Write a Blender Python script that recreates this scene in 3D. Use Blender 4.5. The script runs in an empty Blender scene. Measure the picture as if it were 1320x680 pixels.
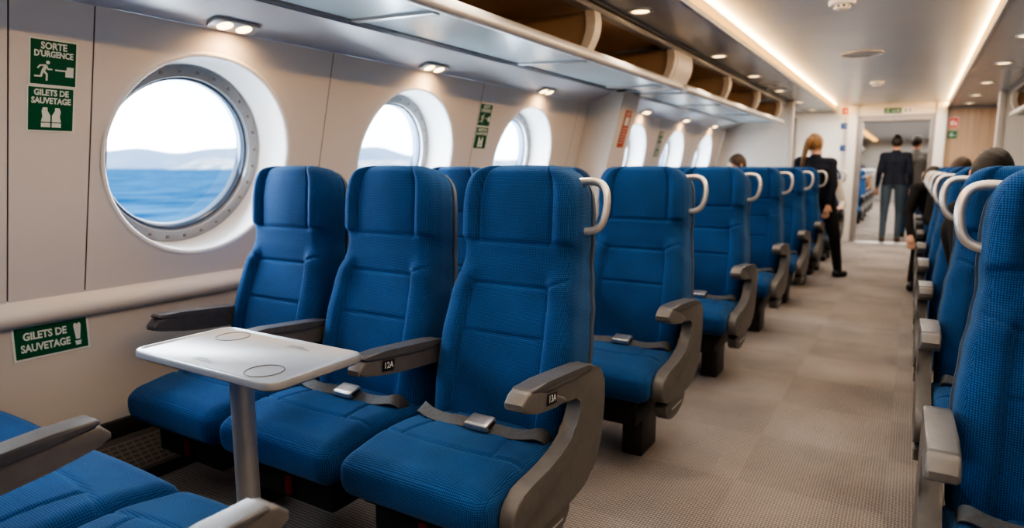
import bpy, bmesh, math, random
from mathutils import Vector, Matrix
random.seed(7)
PI = math.pi
scn = bpy.context.scene
COL = scn.collection

# ------------------------------------------------------------------ materials
def new_mat(name):
    m = bpy.data.materials.new(name)
    m.use_nodes = True
    nt = m.node_tree
    for n in list(nt.nodes):
        nt.nodes.remove(n)
    out = nt.nodes.new('ShaderNodeOutputMaterial')
    return m, nt, out

def N(nt, kind, **kw):
    n = nt.nodes.new(kind)
    for k, v in kw.items():
        setattr(n, k, v)
    return n

def mth(nt, op, a, b=None, c=None):
    n = nt.nodes.new('ShaderNodeMath'); n.operation = op
    for i, v in enumerate((a, b, c)):
        if v is None: continue
        if isinstance(v, (int, float)): n.inputs[i].default_value = v
        else: nt.links.new(v, n.inputs[i])
    return n.outputs[0]

def plain(name, col, rough=.5, metal=0.0, var=.06, scale=14, bump=0.0, spec=.5, coat=0.0, bscale=None):
    m, nt, out = new_mat(name)
    p = N(nt, 'ShaderNodeBsdfPrincipled')
    tc = N(nt, 'ShaderNodeTexCoord')
    nz = N(nt, 'ShaderNodeTexNoise'); nz.inputs['Scale'].default_value = scale; nz.inputs['Detail'].default_value = 3
    nt.links.new(tc.outputs['Object'], nz.inputs['Vector'])
    r = N(nt, 'ShaderNodeValToRGB')
    r.color_ramp.elements[0].position = .3; r.color_ramp.elements[1].position = .7
    r.color_ramp.elements[0].color = tuple(c * (1 - var) for c in col) + (1,)
    r.color_ramp.elements[1].color = tuple(min(1, c * (1 + var)) for c in col) + (1,)
    nt.links.new(nz.outputs['Fac'], r.inputs['Fac'])
    nt.links.new(r.outputs['Color'], p.inputs['Base Color'])
    p.inputs['Roughness'].default_value = rough
    p.inputs['Metallic'].default_value = metal
    p.inputs['Specular IOR Level'].default_value = spec
    p.inputs['Coat Weight'].default_value = coat
    if bump:
        nb = N(nt, 'ShaderNodeTexNoise'); nb.inputs['Scale'].default_value = bscale or scale * 12
        nt.links.new(tc.outputs['Object'], nb.inputs['Vector'])
        b = N(nt, 'ShaderNodeBump'); b.inputs['Strength'].default_value = bump; b.inputs['Distance'].default_value = .004
        nt.links.new(nb.outputs['Fac'], b.inputs['Height'])
        nt.links.new(b.outputs['Normal'], p.inputs['Normal'])
    nt.links.new(p.outputs['BSDF'], out.inputs['Surface'])
    return m

def emit(name, col, strength):
    m, nt, out = new_mat(name)
    e = N(nt, 'ShaderNodeEmission')
    e.inputs['Color'].default_value = tuple(col) + (1,)
    e.inputs['Strength'].default_value = strength
    nt.links.new(e.outputs[0], out.inputs['Surface'])
    return m

def fabric(name, dark, light, period=.0078):
    m, nt, out = new_mat(name)
    p = N(nt, 'ShaderNodeBsdfPrincipled')
    tc = N(nt, 'ShaderNodeTexCoord')
    sx = N(nt, 'ShaderNodeSeparateXYZ'); nt.links.new(tc.outputs['Object'], sx.inputs[0])
    nzw = N(nt, 'ShaderNodeTexNoise'); nzw.inputs['Scale'].default_value = 60
    nt.links.new(tc.outputs['Object'], nzw.inputs['Vector'])
    wob = mth(nt, 'MULTIPLY', nzw.outputs['Fac'], .0012)
    sn = N(nt, 'ShaderNodeSeparateXYZ'); nt.links.new(tc.outputs['Normal'], sn.inputs[0])
    def pick(A, B, comp, lim):
        t = mth(nt, 'GREATER_THAN', mth(nt, 'ABSOLUTE', sn.outputs[comp]), lim)
        return mth(nt, 'ADD', mth(nt, 'MULTIPLY', A, mth(nt, 'SUBTRACT', 1, t)), mth(nt, 'MULTIPLY', B, t))
    xx = pick(sx.outputs['X'], sx.outputs['Y'], 'X', .72)
    yz = pick(sx.outputs['Z'], sx.outputs['Y'], 'Z', .72)
    k = 2 * PI / period
    a = mth(nt, 'SINE', mth(nt, 'MULTIPLY', mth(nt, 'ADD', mth(nt, 'ADD', xx, yz), wob), k * .72))
    b = mth(nt, 'SINE', mth(nt, 'MULTIPLY', mth(nt, 'SUBTRACT', mth(nt, 'SUBTRACT', xx, yz), wob), k * .72))
    v = mth(nt, 'MULTIPLY_ADD', mth(nt, 'MULTIPLY', a, b), .5, .5)
    nz = N(nt, 'ShaderNodeTexNoise'); nz.inputs['Scale'].default_value = 7; nz.inputs['Detail'].default_value = 4
    nt.links.new(tc.outputs['Object'], nz.inputs['Vector'])
    f = mth(nt, 'MULTIPLY_ADD', nz.outputs['Fac'], .5, mth(nt, 'MULTIPLY_ADD', v, .98, -.26))
    r = N(nt, 'ShaderNodeValToRGB')
    r.color_ramp.elements[0].color = tuple(dark) + (1,)
    r.color_ramp.elements[1].color = tuple(light) + (1,)
    nt.links.new(f, r.inputs['Fac'])
    nt.links.new(r.outputs['Color'], p.inputs['Base Color'])
    p.inputs['Roughness'].default_value = .82
    p.inputs['Specular IOR Level'].default_value = .25
    p.inputs['Sheen Weight'].default_value = .25
    p.inputs['Sheen Roughness'].default_value = .4
    p.inputs['Sheen Tint'].default_value = (.35, .65, 1, 1)
    bp = N(nt, 'ShaderNodeBump'); bp.inputs['Strength'].default_value = .8; bp.inputs['Distance'].default_value = .002
    nt.links.new(v, bp.inputs['Height'])
    nt.links.new(bp.outputs['Normal'], p.inputs['Normal'])
    nt.links.new(p.outputs['BSDF'], out.inputs['Surface'])
    return m

def carpet(name):
    m, nt, out = new_mat(name)
    p = N(nt, 'ShaderNodeBsdfPrincipled')
    tc = N(nt, 'ShaderNodeTexCoord')
    sx = N(nt, 'ShaderNodeSeparateXYZ'); nt.links.new(tc.outputs['Object'], sx.inputs[0])
    nw = N(nt, 'ShaderNodeTexNoise'); nw.inputs['Scale'].default_value = 45
    nt.links.new(tc.outputs['Object'], nw.inputs['Vector'])
    wob = mth(nt, 'MULTIPLY', nw.outputs['Fac'], .006)
    a = mth(nt, 'SINE', mth(nt, 'MULTIPLY', mth(nt, 'ADD', sx.outputs['Y'], wob), 2 * PI / .0135))
    b = mth(nt, 'SINE', mth(nt, 'MULTIPLY', mth(nt, 'ADD', sx.outputs['X'], wob), 2 * PI / .0105))
    v = mth(nt, 'MULTIPLY_ADD', mth(nt, 'ADD', mth(nt, 'MULTIPLY', a, .7), mth(nt, 'MULTIPLY', b, .45)), .42, .5)
    # tile squares, loomed a little lighter and darker
    fx = mth(nt, 'FLOOR', mth(nt, 'DIVIDE', sx.outputs['X'], .5)); fy = mth(nt, 'FLOOR', mth(nt, 'DIVIDE', sx.outputs['Y'], .5))
    ck = mth(nt, 'MODULO', mth(nt, 'ABSOLUTE', mth(nt, 'ADD', fx, fy)), 2)
    nz = N(nt, 'ShaderNodeTexNoise'); nz.inputs['Scale'].default_value = 2.2; nz.inputs['Detail'].default_value = 5
    nt.links.new(tc.outputs['Object'], nz.inputs['Vector'])
    f = mth(nt, 'ADD', mth(nt, 'MULTIPLY_ADD', v, .62, -.1), mth(nt, 'ADD', mth(nt, 'MULTIPLY', nz.outputs['Fac'], .38), mth(nt, 'MULTIPLY', ck, .05)))
    r = N(nt, 'ShaderNodeValToRGB')
    r.color_ramp.elements[0].color = (.058, .050, .048, 1)
    r.color_ramp.elements[1].color = (.49, .44, .415, 1)
    nt.links.new(f, r.inputs['Fac'])
    nt.links.new(r.outputs['Color'], p.inputs['Base Color'])
    p.inputs['Roughness'].default_value = .95
    p.inputs['Specular IOR Level'].default_value = .15
    bp = N(nt, 'ShaderNodeBump'); bp.inputs['Strength'].default_value = .6; bp.inputs['Distance'].default_value = .004
    nt.links.new(v, bp.inputs['Height']); nt.links.new(bp.outputs['Normal'], p.inputs['Normal'])
    nt.links.new(p.outputs['BSDF'], out.inputs['Surface'])
    return m

def glass_mat(name):
    m, nt, out = new_mat(name)
    t = N(nt, 'ShaderNodeBsdfTransparent'); t.inputs[0].default_value = (.94, .975, 1, 1)
    g = N(nt, 'ShaderNodeBsdfGlossy'); g.inputs['Roughness'].default_value = .02
    fr = N(nt, 'ShaderNodeFresnel'); fr.inputs['IOR'].default_value = 1.35
    mx = N(nt, 'ShaderNodeMixShader')
    nt.links.new(fr.outputs[0], mx.inputs[0]); nt.links.new(t.outputs[0], mx.inputs[1]); nt.links.new(g.outputs[0], mx.inputs[2])
    nt.links.new(mx.outputs[0], out.inputs['Surface'])
    return m

def sea_mat(name):
    m, nt, out = new_mat(name)
    p = N(nt, 'ShaderNodeBsdfPrincipled')
    tc = N(nt, 'ShaderNodeTexCoord')
    mp = N(nt, 'ShaderNodeMapping'); mp.inputs['Scale'].default_value = (1, .45, 1)
    nt.links.new(tc.outputs['Object'], mp.inputs[0])
    n1 = N(nt, 'ShaderNodeTexNoise'); n1.inputs['Scale'].default_value = .16; n1.inputs['Detail'].default_value = 8
    nt.links.new(mp.outputs[0], n1.inputs['Vector'])
    r = N(nt, 'ShaderNodeValToRGB')
    r.color_ramp.elements[0].position = .36; r.color_ramp.elements[1].position = .68
    r.color_ramp.elements[0].color = (.006, .040, .090, 1); r.color_ramp.elements[1].color = (.045, .115, .185, 1)
    nt.links.new(n1.outputs['Fac'], r.inputs['Fac']); nt.links.new(r.outputs['Color'], p.inputs['Base Color'])
    p.inputs['Roughness'].default_value = .45
    p.inputs['Specular IOR Level'].default_value = 0.0
    n2 = N(nt, 'ShaderNodeTexNoise'); n2.inputs['Scale'].default_value = .6; n2.inputs['Detail'].default_value = 8
    nt.links.new(mp.outputs[0], n2.inputs['Vector'])
    b = N(nt, 'ShaderNodeBump'); b.inputs['Strength'].default_value = .7; b.inputs['Distance'].default_value = .8
    nt.links.new(n2.outputs['Fac'], b.inputs['Height']); nt.links.new(b.outputs['Normal'], p.inputs['Normal'])
    nt.links.new(p.outputs['BSDF'], out.inputs['Surface'])
    return m

def land_mat(name, a, b, scale, lo=.45, hi=.6):
    m, nt, out = new_mat(name)
    p = N(nt, 'ShaderNodeBsdfPrincipled')
    tc = N(nt, 'ShaderNodeTexCoord')
    n1 = N(nt, 'ShaderNodeTexNoise'); n1.inputs['Scale'].default_value = scale; n1.inputs['Detail'].default_value = 6
    nt.links.new(tc.outputs['Object'], n1.inputs['Vector'])
    r = N(nt, 'ShaderNodeValToRGB')
    r.color_ramp.elements[0].position = lo; r.color_ramp.elements[1].position = hi
    r.color_ramp.elements[0].color = a + (1,); r.color_ramp.elements[1].color = b + (1,)
    nt.links.new(n1.outputs['Fac'], r.inputs['Fac']); nt.links.new(r.outputs['Color'], p.inputs['Base Color'])
    p.inputs['Roughness'].default_value = .9
    nt.links.new(p.outputs['BSDF'], out.inputs['Surface'])
    return m

def wood_mat(name):
    m, nt, out = new_mat(name)
    p = N(nt, 'ShaderNodeBsdfPrincipled')
    tc = N(nt, 'ShaderNodeTexCoord')
    mp = N(nt, 'ShaderNodeMapping'); mp.inputs['Scale'].default_value = (22, 22, .8)
    nt.links.new(tc.outputs['Object'], mp.inputs[0])
    n1 = N(nt, 'ShaderNodeTexNoise'); n1.inputs['Scale'].default_value = 1.0; n1.inputs['Detail'].default_value = 6
    nt.links.new(mp.outputs[0], n1.inputs['Vector'])
    r = N(nt, 'ShaderNodeValToRGB')
    r.color_ramp.elements[0].color = (.26, .17, .11, 1); r.color_ramp.elements[1].color = (.46, .33, .23, 1)
    nt.links.new(n1.outputs['Fac'], r.inputs['Fac']); nt.links.new(r.outputs['Color'], p.inputs['Base Color'])
    p.inputs['Roughness'].default_value = .45
    nt.links.new(p.outputs['BSDF'], out.inputs['Surface'])
    return m

M = dict(
    fabric=fabric('blue_weave', (.0022, .020, .072), (.022, .118, .345)),
    shell=plain('seat_shell_plastic', (.085, .115, .16), .45),
    frame=plain('frame_grey', (.135, .130, .128), .42, 0, .08, 30, .05),
    frame_side=plain('side_support_grey', (.120, .115, .112), .45, 0, .08, 30, .05),
    pad=plain('armrest_pad_grey', (.095, .097, .105), .34, 0, .1, 40, .1),
    silver=plain('brushed_silver', (.62, .60, .58), .32, .85, .05, 40),
    handle=plain('handle_satin_metal', (.66, .63, .60), .34, .75, .05, 40),
    strap=plain('belt_webbing', (.085, .09, .10), .6, 0, .15, 90, .3),
    black=plain('black_plastic', (.010, .010, .012), .5),
    leg=plain('leg_dark_metal', (.040, .037, .036), .42, .2),
    red=plain('red_tab', (.16, .008, .010), .5),
    wall=plain('wall_panel_white', (.70, .665, .635), .42, 0, .02, 1.2, .03, .4, 0, 60),
    wall_low=plain('lower_wall_cream', (.63, .595, .55), .5, 0, .02, 1.2),
    ledge=plain('ledge_white', (.70, .67, .63), .38, 0, .02, 2),
    seam=plain('panel_seam', (.16, .15, .14), .8),
    reveal=plain('reveal_white', (.74, .75, .75), .4, 0, .02, 3),
    ring=plain('window_ring_metal', (.36, .37, .38), .35, .5, .05, 20),
    gasket=plain('window_gasket', (.09, .13, .19), .3),
    glass=glass_mat('window_glass'),
    bolt=plain('bolt_metal', (.28, .27, .26), .4, .7),
    soffit=plain('soffit_satin', (.64, .66, .70), .34, .2, .03, 3),
    under=plain('rack_underside', (.58, .68, .72), .20, .15, .04, 2.0),
    rail=plain('rack_rail_aluminium', (.36, .37, .38), .35, .6),
    lip=plain('rack_lip', (.60, .585, .56), .35, .2, .03, 5),
    liner=plain('compartment_liner', (.44, .32, .22), .5, 0, .12, 3),
    divider=plain('divider_cream', (.66, .61, .55), .4),
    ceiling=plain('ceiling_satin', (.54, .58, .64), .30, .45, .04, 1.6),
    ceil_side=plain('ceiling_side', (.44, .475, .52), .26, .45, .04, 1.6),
    trim=plain('trim_grey', (.42, .42, .42), .4, .3),
    carpet=carpet('woven_carpet'),
    base=plain('baseboard_dark', (.045, .042, .040), .5),
    grille=plain('grille_metal', (.12, .11, .10), .45, .4),
    white=plain('partition_white', (.70, .69, .67), .45, 0, .02, 1),
    post=plain('door_post_cream', (.66, .63, .59), .4, 0, .03, 1),
    doorframe=plain('door_frame_grey', (.27, .25, .235), .4, .3),
    wood=wood_mat('wood_veneer'),
    table=plain('table_laminate', (.22, .228, .25), .30, 0, .03, 3, .02),
    table_edge=plain('table_edge', (.55, .56, .58), .3, .2),
    pole=plain('pole_metal', (.52, .54, .58), .36, .55),
    mark=plain('table_print', (.10, .10, .11), .6),
    green=plain('sign_green', (.004, .115, .045), .4, 0, .04),
    signwhite=plain('sign_white', (.74, .78, .74), .5, 0, .02),
    signred=plain('sign_red', (.55, .05, .025), .45),
    signorange=plain('notice_orange_red', (.48, .10, .045), .45),
    signblue=plain('sign_blue', (.03, .10, .28), .45),
    signblack=plain('sign_black', (.012, .012, .014), .45),
    warm=emit('cove_led_warm', (1, .52, .15), 1.5),
    lamp=emit('downlight_lens', (1, .70, .34), 4),
    lampw=emit('window_light_lens', (1, .70, .36), 4.5),
    sea=sea_mat('sea_water'),
    hills=land_mat('hazy_hills', (.095, .130, .180), (.115, .150, .195), .004),  # bluish distance haze is put into this base colour
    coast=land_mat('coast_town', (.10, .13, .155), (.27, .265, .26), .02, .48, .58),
    skin=plain('skin', (.52, .31, .22), .55, 0, .06, 20),
    navy=plain('navy_knit', (.010, .014, .028), .85, 0, .2, 60, .2),
    blackc=plain('black_cloth', (.008, .008, .010), .85, 0, .2, 60, .2),
    denim=plain('denim_grey_blue', (.055, .080, .105), .85, 0, .15, 50, .2),
    denimb=plain('denim_blue', (.035, .085, .17), .85, 0, .15, 50, .2),
    greyc=plain('grey_cloth', (.20, .19, .185), .85, 0, .15, 50, .2),
    beige=plain('beige_knit', (.40, .36, .31), .85, 0, .1, 50, .2),
    brownc=plain('brown_cloth', (.20, .12, .07), .85, 0, .1, 50, .2),
    hair_d=plain('hair_dark', (.014, .010, .008), .5, 0, .3, 60, .4),
    hair_b=plain('hair_brown', (.050, .026, .014), .5, 0, .3, 60, .4),
    hair_l=plain('hair_blond_brown', (.22, .125, .06), .5, 0, .3, 60, .4),
    hair_g=plain('hair_grey', (.25, .24, .23), .5, 0, .2, 60, .4),
    shoe=plain('shoe_brown', (.06, .032, .018), .5),
    shoeb=plain('shoe_black', (.012, .012, .012), .5),
    detector=plain('detector_white', (.62, .62, .60), .4),
)

# ------------------------------------------------------------------ mesh helpers
def link(name, me, mats, parent=None, smooth=True):
    o = bpy.data.objects.new(name, me)
    COL.objects.link(o)
    if not me.materials:
        for m in (mats if isinstance(mats, (list, tuple)) else [mats]):
            me.materials.append(m)
        if smooth is True:
            me.polygons.foreach_set('use_smooth', [True] * len(me.polygons))
        elif smooth:
            me.polygons.foreach_set('use_smooth', [True] * len(me.polygons))
            try: me.set_sharp_from_angle(angle=smooth)
            except Exception: pass
    if parent is not None: o.parent = parent
    return o

def bm_mesh(bm, name):
    me = bpy.data.meshes.new(name)
    bm.normal_update()
    bm.to_mesh(me); bm.free()
    return me

SH = math.radians(35)
def obj(name, bm, mats, parent=None, smooth=SH):
    bmesh.ops.recalc_face_normals(bm, faces=bm.faces)
    return link(name, bm_mesh(bm, name), mats, parent, smooth)

def tag(o, label=None, cat=None, group=None, kind=None):
    if label: o['label'] = label
    if cat: o['category'] = cat
    if group: o['group'] = group
    if kind: o['kind'] = kind
    return o

def empty(name, loc=(0, 0, 0), rz=0.0, mat=None):
    o = bpy.data.objects.new(name, None); COL.objects.link(o)
    o.empty_display_size = .1
    if mat is not None: o.matrix_world = mat
    else:
        o.location = loc; o.rotation_euler = (0, 0, rz)
    return o

def add_box(bm, x0, x1, y0, y1, z0, z1, bev=0.0, seg=2, mi=0):
    v = [bm.verts.new((x, y, z)) for x in (x0, x1) for y in (y0, y1) for z in (z0, z1)]
    fs = []
    for q in ((0, 1, 3, 2), (4, 6, 7, 5), (0, 4, 5, 1), (2, 3, 7, 6), (0, 2, 6, 4), (1, 5, 7, 3)):
        f = bm.faces.new([v[i] for i in q]); f.material_index = mi; fs.append(f)
    if bev:
        es = list({e for f in fs for e in f.edges})
        r = bmesh.ops.bevel(bm, geom=es, offset=bev, segments=seg, profile=.5, affect='EDGES')
        for f in r['faces']: f.material_index = mi
    return bm

def box(x0, x1, y0, y1, z0, z1, bev=0.0, seg=2):
    return add_box(bmesh.new(), x0, x1, y0, y1, z0, z1, bev, seg)

def add_prism(bm, poly, a0, a1, axis='x', bev=0.0, seg=2, mi=0):
    """poly of 2D points extruded along axis; for x the points are (y,z), for y (x,z), for z (x,y)."""
    def P(p, a):
        return {'x': (a, p[0], p[1]), 'y': (p[0], a, p[1]), 'z': (p[0], p[1], a)}[axis]
    A = [bm.verts.new(P(p, a0)) for p in poly]; B = [bm.verts.new(P(p, a1)) for p in poly]
    n = len(poly)
    fs = [bm.faces.new(A), bm.faces.new(B[::-1])]
    for i in range(n):
        fs.append(bm.faces.new([A[i], B[i], B[(i + 1) % n], A[(i + 1) % n]]))
    for f in fs: f.material_index = mi
    if bev:
        es = list(set(fs[0].edges) | set(fs[1].edges))
        r = bmesh.ops.bevel(bm, geom=es, offset=bev, segments=seg, profile=.5, affect='EDGES')
        for f in r['faces']: f.material_index = mi
    return bm

def smooth_poly(pts, it=2, closed=True):
    """Chaikin corner cutting."""
    for _ in range(it):
        q = []
        n = len(pts)
        for i in range(n if closed else n - 1):
            a, b = Vector(pts[i]), Vector(pts[(i + 1) % n])
            q += [a * .75 + b * .25, a * .25 + b * .75]
        if not closed: q = [Vector(pts[0])] + q + [Vector(pts[-1])]
        pts = q
    return [tuple(p) for p in pts]

def add_tube(bm, pts, r, seg=12, cap=True, mi=0):
    pts = [Vector(p) for p in pts]
    rs = r if isinstance(r, (list, tuple)) else [r] * len(pts)
    rings = []
    up = None
    for i, p in enumerate(pts):
        t = (pts[min(i + 1, len(pts) - 1)] - pts[max(i - 1, 0)]).normalized()
        if up is None:
            up = t.orthogonal().normalized()
        up = (up - t * up.dot(t)).normalized()
        s = t.cross(up)
        rings.append([bm.verts.new(p + rs[i] * (math.cos(a) * up + math.sin(a) * s)) for a in (2 * PI * k / seg for k in range(seg))])
    for a, b in zip(rings, rings[1:]):
        for k in range(seg):
            f = bm.faces.new([a[k], a[(k + 1) % seg], b[(k + 1) % seg], b[k]]); f.material_index = mi
    if cap:
        f = bm.faces.new(rings[0][::-1]); f.material_index = mi
        f = bm.faces.new(rings[-1]); f.material_index = mi
    return bm

def add_lathe(bm, prof, seg=48, center=(0, 0, 0), mi=0, cap=True):
    rings = []
    for r, z in prof:
        rings.append([bm.verts.new((center[0] + r * math.cos(2 * PI * k / seg), center[1] + r * math.sin(2 * PI * k / seg), center[2] + z)) for k in range(seg)])
    for a, b in zip(rings, rings[1:]):
        for k in range(seg):
            f = bm.faces.new([a[k], a[(k + 1) % seg], b[(k + 1) % seg], b[k]]); f.material_index = mi
    if cap:
        bm.faces.new(rings[0][::-1]).material_index = mi; bm.faces.new(rings[-1]).material_index = mi
    return bm

def rounded_block(h, r, n, fn=None):
    """rounded box of half sizes h, corner radius r, each face an n[axis] grid; fn moves the points."""
    bm = bmesh.new()
    def par(k, m):                       # denser near the ends
        t = -1 + 2 * k / m
        return t
    for ax in range(3):
        b, c = (ax + 1) % 3, (ax + 2) % 3
        for s in (-1, 1):
            g = []
            for i in range(n[b] + 1):
                row = []
                for j in range(n[c] + 1):
                    p = [0, 0, 0]
                    p[ax] = s * h[ax]; p[b] = par(i, n[b]) * h[b]; p[c] = par(j, n[c]) * h[c]
                    q = Vector([max(-(h[k] - r), min(h[k] - r, p[k])) for k in range(3)])
                    d = Vector(p) - q
                    row.append(bm.verts.new(q + d.normalized() * r))
                g.append(row)
            for i in range(n[b]):
                for j in range(n[c]):
                    f = [g[i][j], g[i + 1][j], g[i + 1][j + 1], g[i][j + 1]]
                    bm.faces.new(f if s > 0 else f[::-1])
    bmesh.ops.remove_doubles(bm, verts=bm.verts, dist=1e-5)
    if fn:
        for v in bm.verts: v.co = fn(v.co)
    return bm

def text_mesh(body, size, weight=0.0):
    cu = bpy.data.curves.new('lettering', 'FONT')
    cu.body = body; cu.size = size; cu.align_x = 'CENTER'; cu.align_y = 'CENTER'
    cu.extrude = .0004; cu.offset = weight; cu.resolution_u = 3
    o = bpy.data.objects.new('lettering', cu); COL.objects.link(o)
    dg = bpy.context.evaluated_depsgraph_get()
    me = bpy.data.meshes.new_from_object(o.evaluated_get(dg))
    bpy.data.objects.remove(o); bpy.data.curves.remove(cu)
    me.materials.clear()
    return me

def lettering(body, size, mat, parent, loc, sx=1.0, weight=0.0, name='lettering'):
    o = link(name, text_mesh(body, size, weight), mat, parent, False)
    o.location = loc; o.scale = (sx, 1, 1)
    return o

# ------------------------------------------------------------------ camera
F_PX = 843.0
PITCH = math.atan((340 - 216) / F_PX)
YAW = math.atan((1178 - 660) / F_PX * math.cos(PITCH))
cam = bpy.data.cameras.new('camera'); camo = bpy.data.objects.new('camera', cam); COL.objects.link(camo)
cam.sensor_width = 36; cam.lens = F_PX / 1320 * 36
camo.location = (0, 0, 1.2)
camo.rotation_euler = (PI / 2 - PITCH, 0, YAW)
cam.clip_start = .02; cam.clip_end = 12000
cam.dof.use_dof = True; cam.dof.focus_distance = 1.75; cam.dof.aperture_fstop = 2.2
scn.camera = camo

# ------------------------------------------------------------------ left wall frame
SL = .25; NRM = math.hypot(1, SL); X0, Z0 = -2.6, .72
V_TOP = 1.04
XC = -.32                                                     # middle of the cabin
def wp(u, v, d=0.0):
    return Vector((X0 + SL * v / NRM - d / NRM, u, Z0 + v / NRM + d * SL / NRM))
def wall_matrix(u, v, d=0.0):
    m = Matrix.Identity(4)
    up = Vector((SL / NRM, 0, 1 / NRM)); ax = Vector((0, 1, 0)); nz = ax.cross(up)
    p = wp(u, v, d)
    for i in range(3):
        m[i][0], m[i][1], m[i][2], m[i][3] = ax[i], up[i], nz[i], p[i]
    return m
def plane_matrix(p, ax, up):
    ax = Vector(ax); up = Vector(up); nz = ax.cross(up)
    m = Matrix.Identity(4)
    for i in range(3):
        m[i][0], m[i][1], m[i][2], m[i][3] = ax[i], up[i], nz[i], p[i]
    return m

Y_BACK, Y_BULK, Y_PART, Y_END = -2.6, 9.75, 12.0, 28.0
WIN = [1.665, 2.925, 4.215, 6.335, 7.66, 8.95, .36, -1.5]
LINES = [Y_BACK, -.85, -.25, .97, 1.215, 2.265, 3.53, 4.93, 5.65, 7.0, 8.3, Y_BULK]
R_W, V_W = .405, .537

def struct(name, bm, mats, smooth=SH):
    o = obj(name, bm, mats, None, smooth); o['kind'] = 'structure'; return o

# upper wall with round window holes
bm = bmesh.new()
for a, b in zip(LINES, LINES[1:]):
    a2, b2 = a + .0022, b - .0022
    w = [y for y in WIN if a < y < b]
    if not w:
        bm.faces.new([bm.verts.new(wp(*p)) for p in ((a2, 0), (b2, 0), (b2, V_TOP), (a2, V_TOP))])
    else:
        yc = w[0]
        angs = [2 * PI * k / 96 for k in range(96)]
        for cu, cv in ((a2, 0), (b2, 0), (b2, V_TOP), (a2, V_TOP)):
            angs.append(math.atan2(cv - V_W, cu - yc) % (2 * PI))
        angs = sorted(set(round(t, 6) for t in angs))
        inner, outer = [], []
        for t in angs:
            cx, cy = math.cos(t), math.sin(t)
            k = 1e9
            if cx > 1e-9: k = min(k, (b2 - yc) / cx)
            if cx < -1e-9: k = min(k, (a2 - yc) / cx)
            if cy > 1e-9: k = min(k, (V_TOP - V_W) / cy)
            if cy < -1e-9: k = min(k, (0 - V_W) / cy)
            inner.append(bm.verts.new(wp(yc + R_W * cx, V_W + R_W * cy)))
            outer.append(bm.verts.new(wp(yc + k * cx, V_W + k * cy)))
        n = len(angs)
        for i in range(n):
            bm.faces.new([inner[i], outer[i], outer[(i + 1) % n], inner[(i + 1) % n]])
for y in LINES[1:-1]:
    f = bm.faces.new([bm.verts.new(wp(*p)) for p in ((y - .06, 0, .005), (y + .06, 0, .005), (y + .06, V_TOP, .005), (y - .06, V_TOP, .005))])
    f.material_index = 1
# hull side above and below: lower wall
struct('wall_left', bm, [M['wall'], M['seam']], False)
bm = bmesh.new()
add_box(bm, X0 - .05, X0 + .0, Y_BACK, Y_BULK, 0, Z0 - .04)
struct('wall_lower_left', bm, M['wall_low'])
prof = [(X0 - .06, .655), (X0 + .018, .655), (X0 + .04, .668), (X0 + .05, .69), (X0 + .045, .712), (X0 + .03, .727), (X0 + .008, .742), (X0 + .004, .75), (X0 - .06, .75)]
bm = add_prism(bmesh.new(), prof, Y_BACK, Y_BULK, 'y')
struct('trim_1', bm, M['ledge'], math.radians(60))

# right wall, plain
bm = bmesh.new()
def mir(p): return Vector((2 * XC - p.x, p.y, p.z))
bm.faces.new([bm.verts.new(mir(wp(*p))) for p in ((Y_BACK, 0), (Y_BULK, 0), (Y_BULK, V_TOP + .0), (Y_BACK, V_TOP))])
add_box(bm, 2 * XC - X0, 2 * XC - X0 + .05, Y_BACK, Y_BULK, 0, Z0 + .01)
struct('wall_right', bm, M['wall'])
# floor, back wall
struct('floor', box(-2.75, 2.15, Y_BACK, Y_END, -.05, 0), M['carpet'])
struct('wall_back', box(-2.8, 2.2, Y_BACK - .06, Y_BACK, 0, 2.35), M['white'])
# baseboard and floor-level heater grille along the left wall
struct('baseboard_left', box(X0, X0 + .02, Y_BACK, Y_BULK, .155, .225, .004), M['base'])
g = empty('heater_grille', (X0, 1.0, 0)); tag(g, 'dark heater box with perforated metal grille along the floor under the left wall', 'heater')
obj('housing', add_prism(bmesh.new(), [(.0, 0), (.16, 0), (.16, .05), (.02, .155), (0, .155)], -3.55, 8.7, 'y'), M['base'], g)
bm = bmesh.new()
for k in range(220):
    y = -2.0 + k * .03
    for q in range(7):
        t0, t1 = .08 + q * .12, .08 + q * .12 + .045
        pa = Vector((.16 - .14 * t0, .05 + .105 * t0)); pb = Vector((.16 - .14 * t1, .05 + .105 * t1))
        n = Vector((.105, .14)).normalized() * .003
        vs = [bm.verts.new((p[0] + n[0], yy, p[1] + n[1])) for p, yy in ((pa, y), (pb, y), (pb, y + .03), (pa, y + .03))]
        bm.faces.new(vs)
    for t0, t1 in ((.1, .83),):
        pa = Vector((.16 - .14 * t0, .05 + .105 * t0)); pb = Vector((.16 - .14 * t1, .05 + .105 * t1))
        n = Vector((.105, .14)).normalized() * .0035
        vs = [bm.verts.new((p[0] + n[0], yy, p[1] + n[1])) for p, yy in ((pa, y), (pb, y), (pb, y + .007), (pa, y + .007))]
        bm.faces.new(vs)
obj('grille', bm, M['grille'], g, False)

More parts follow.
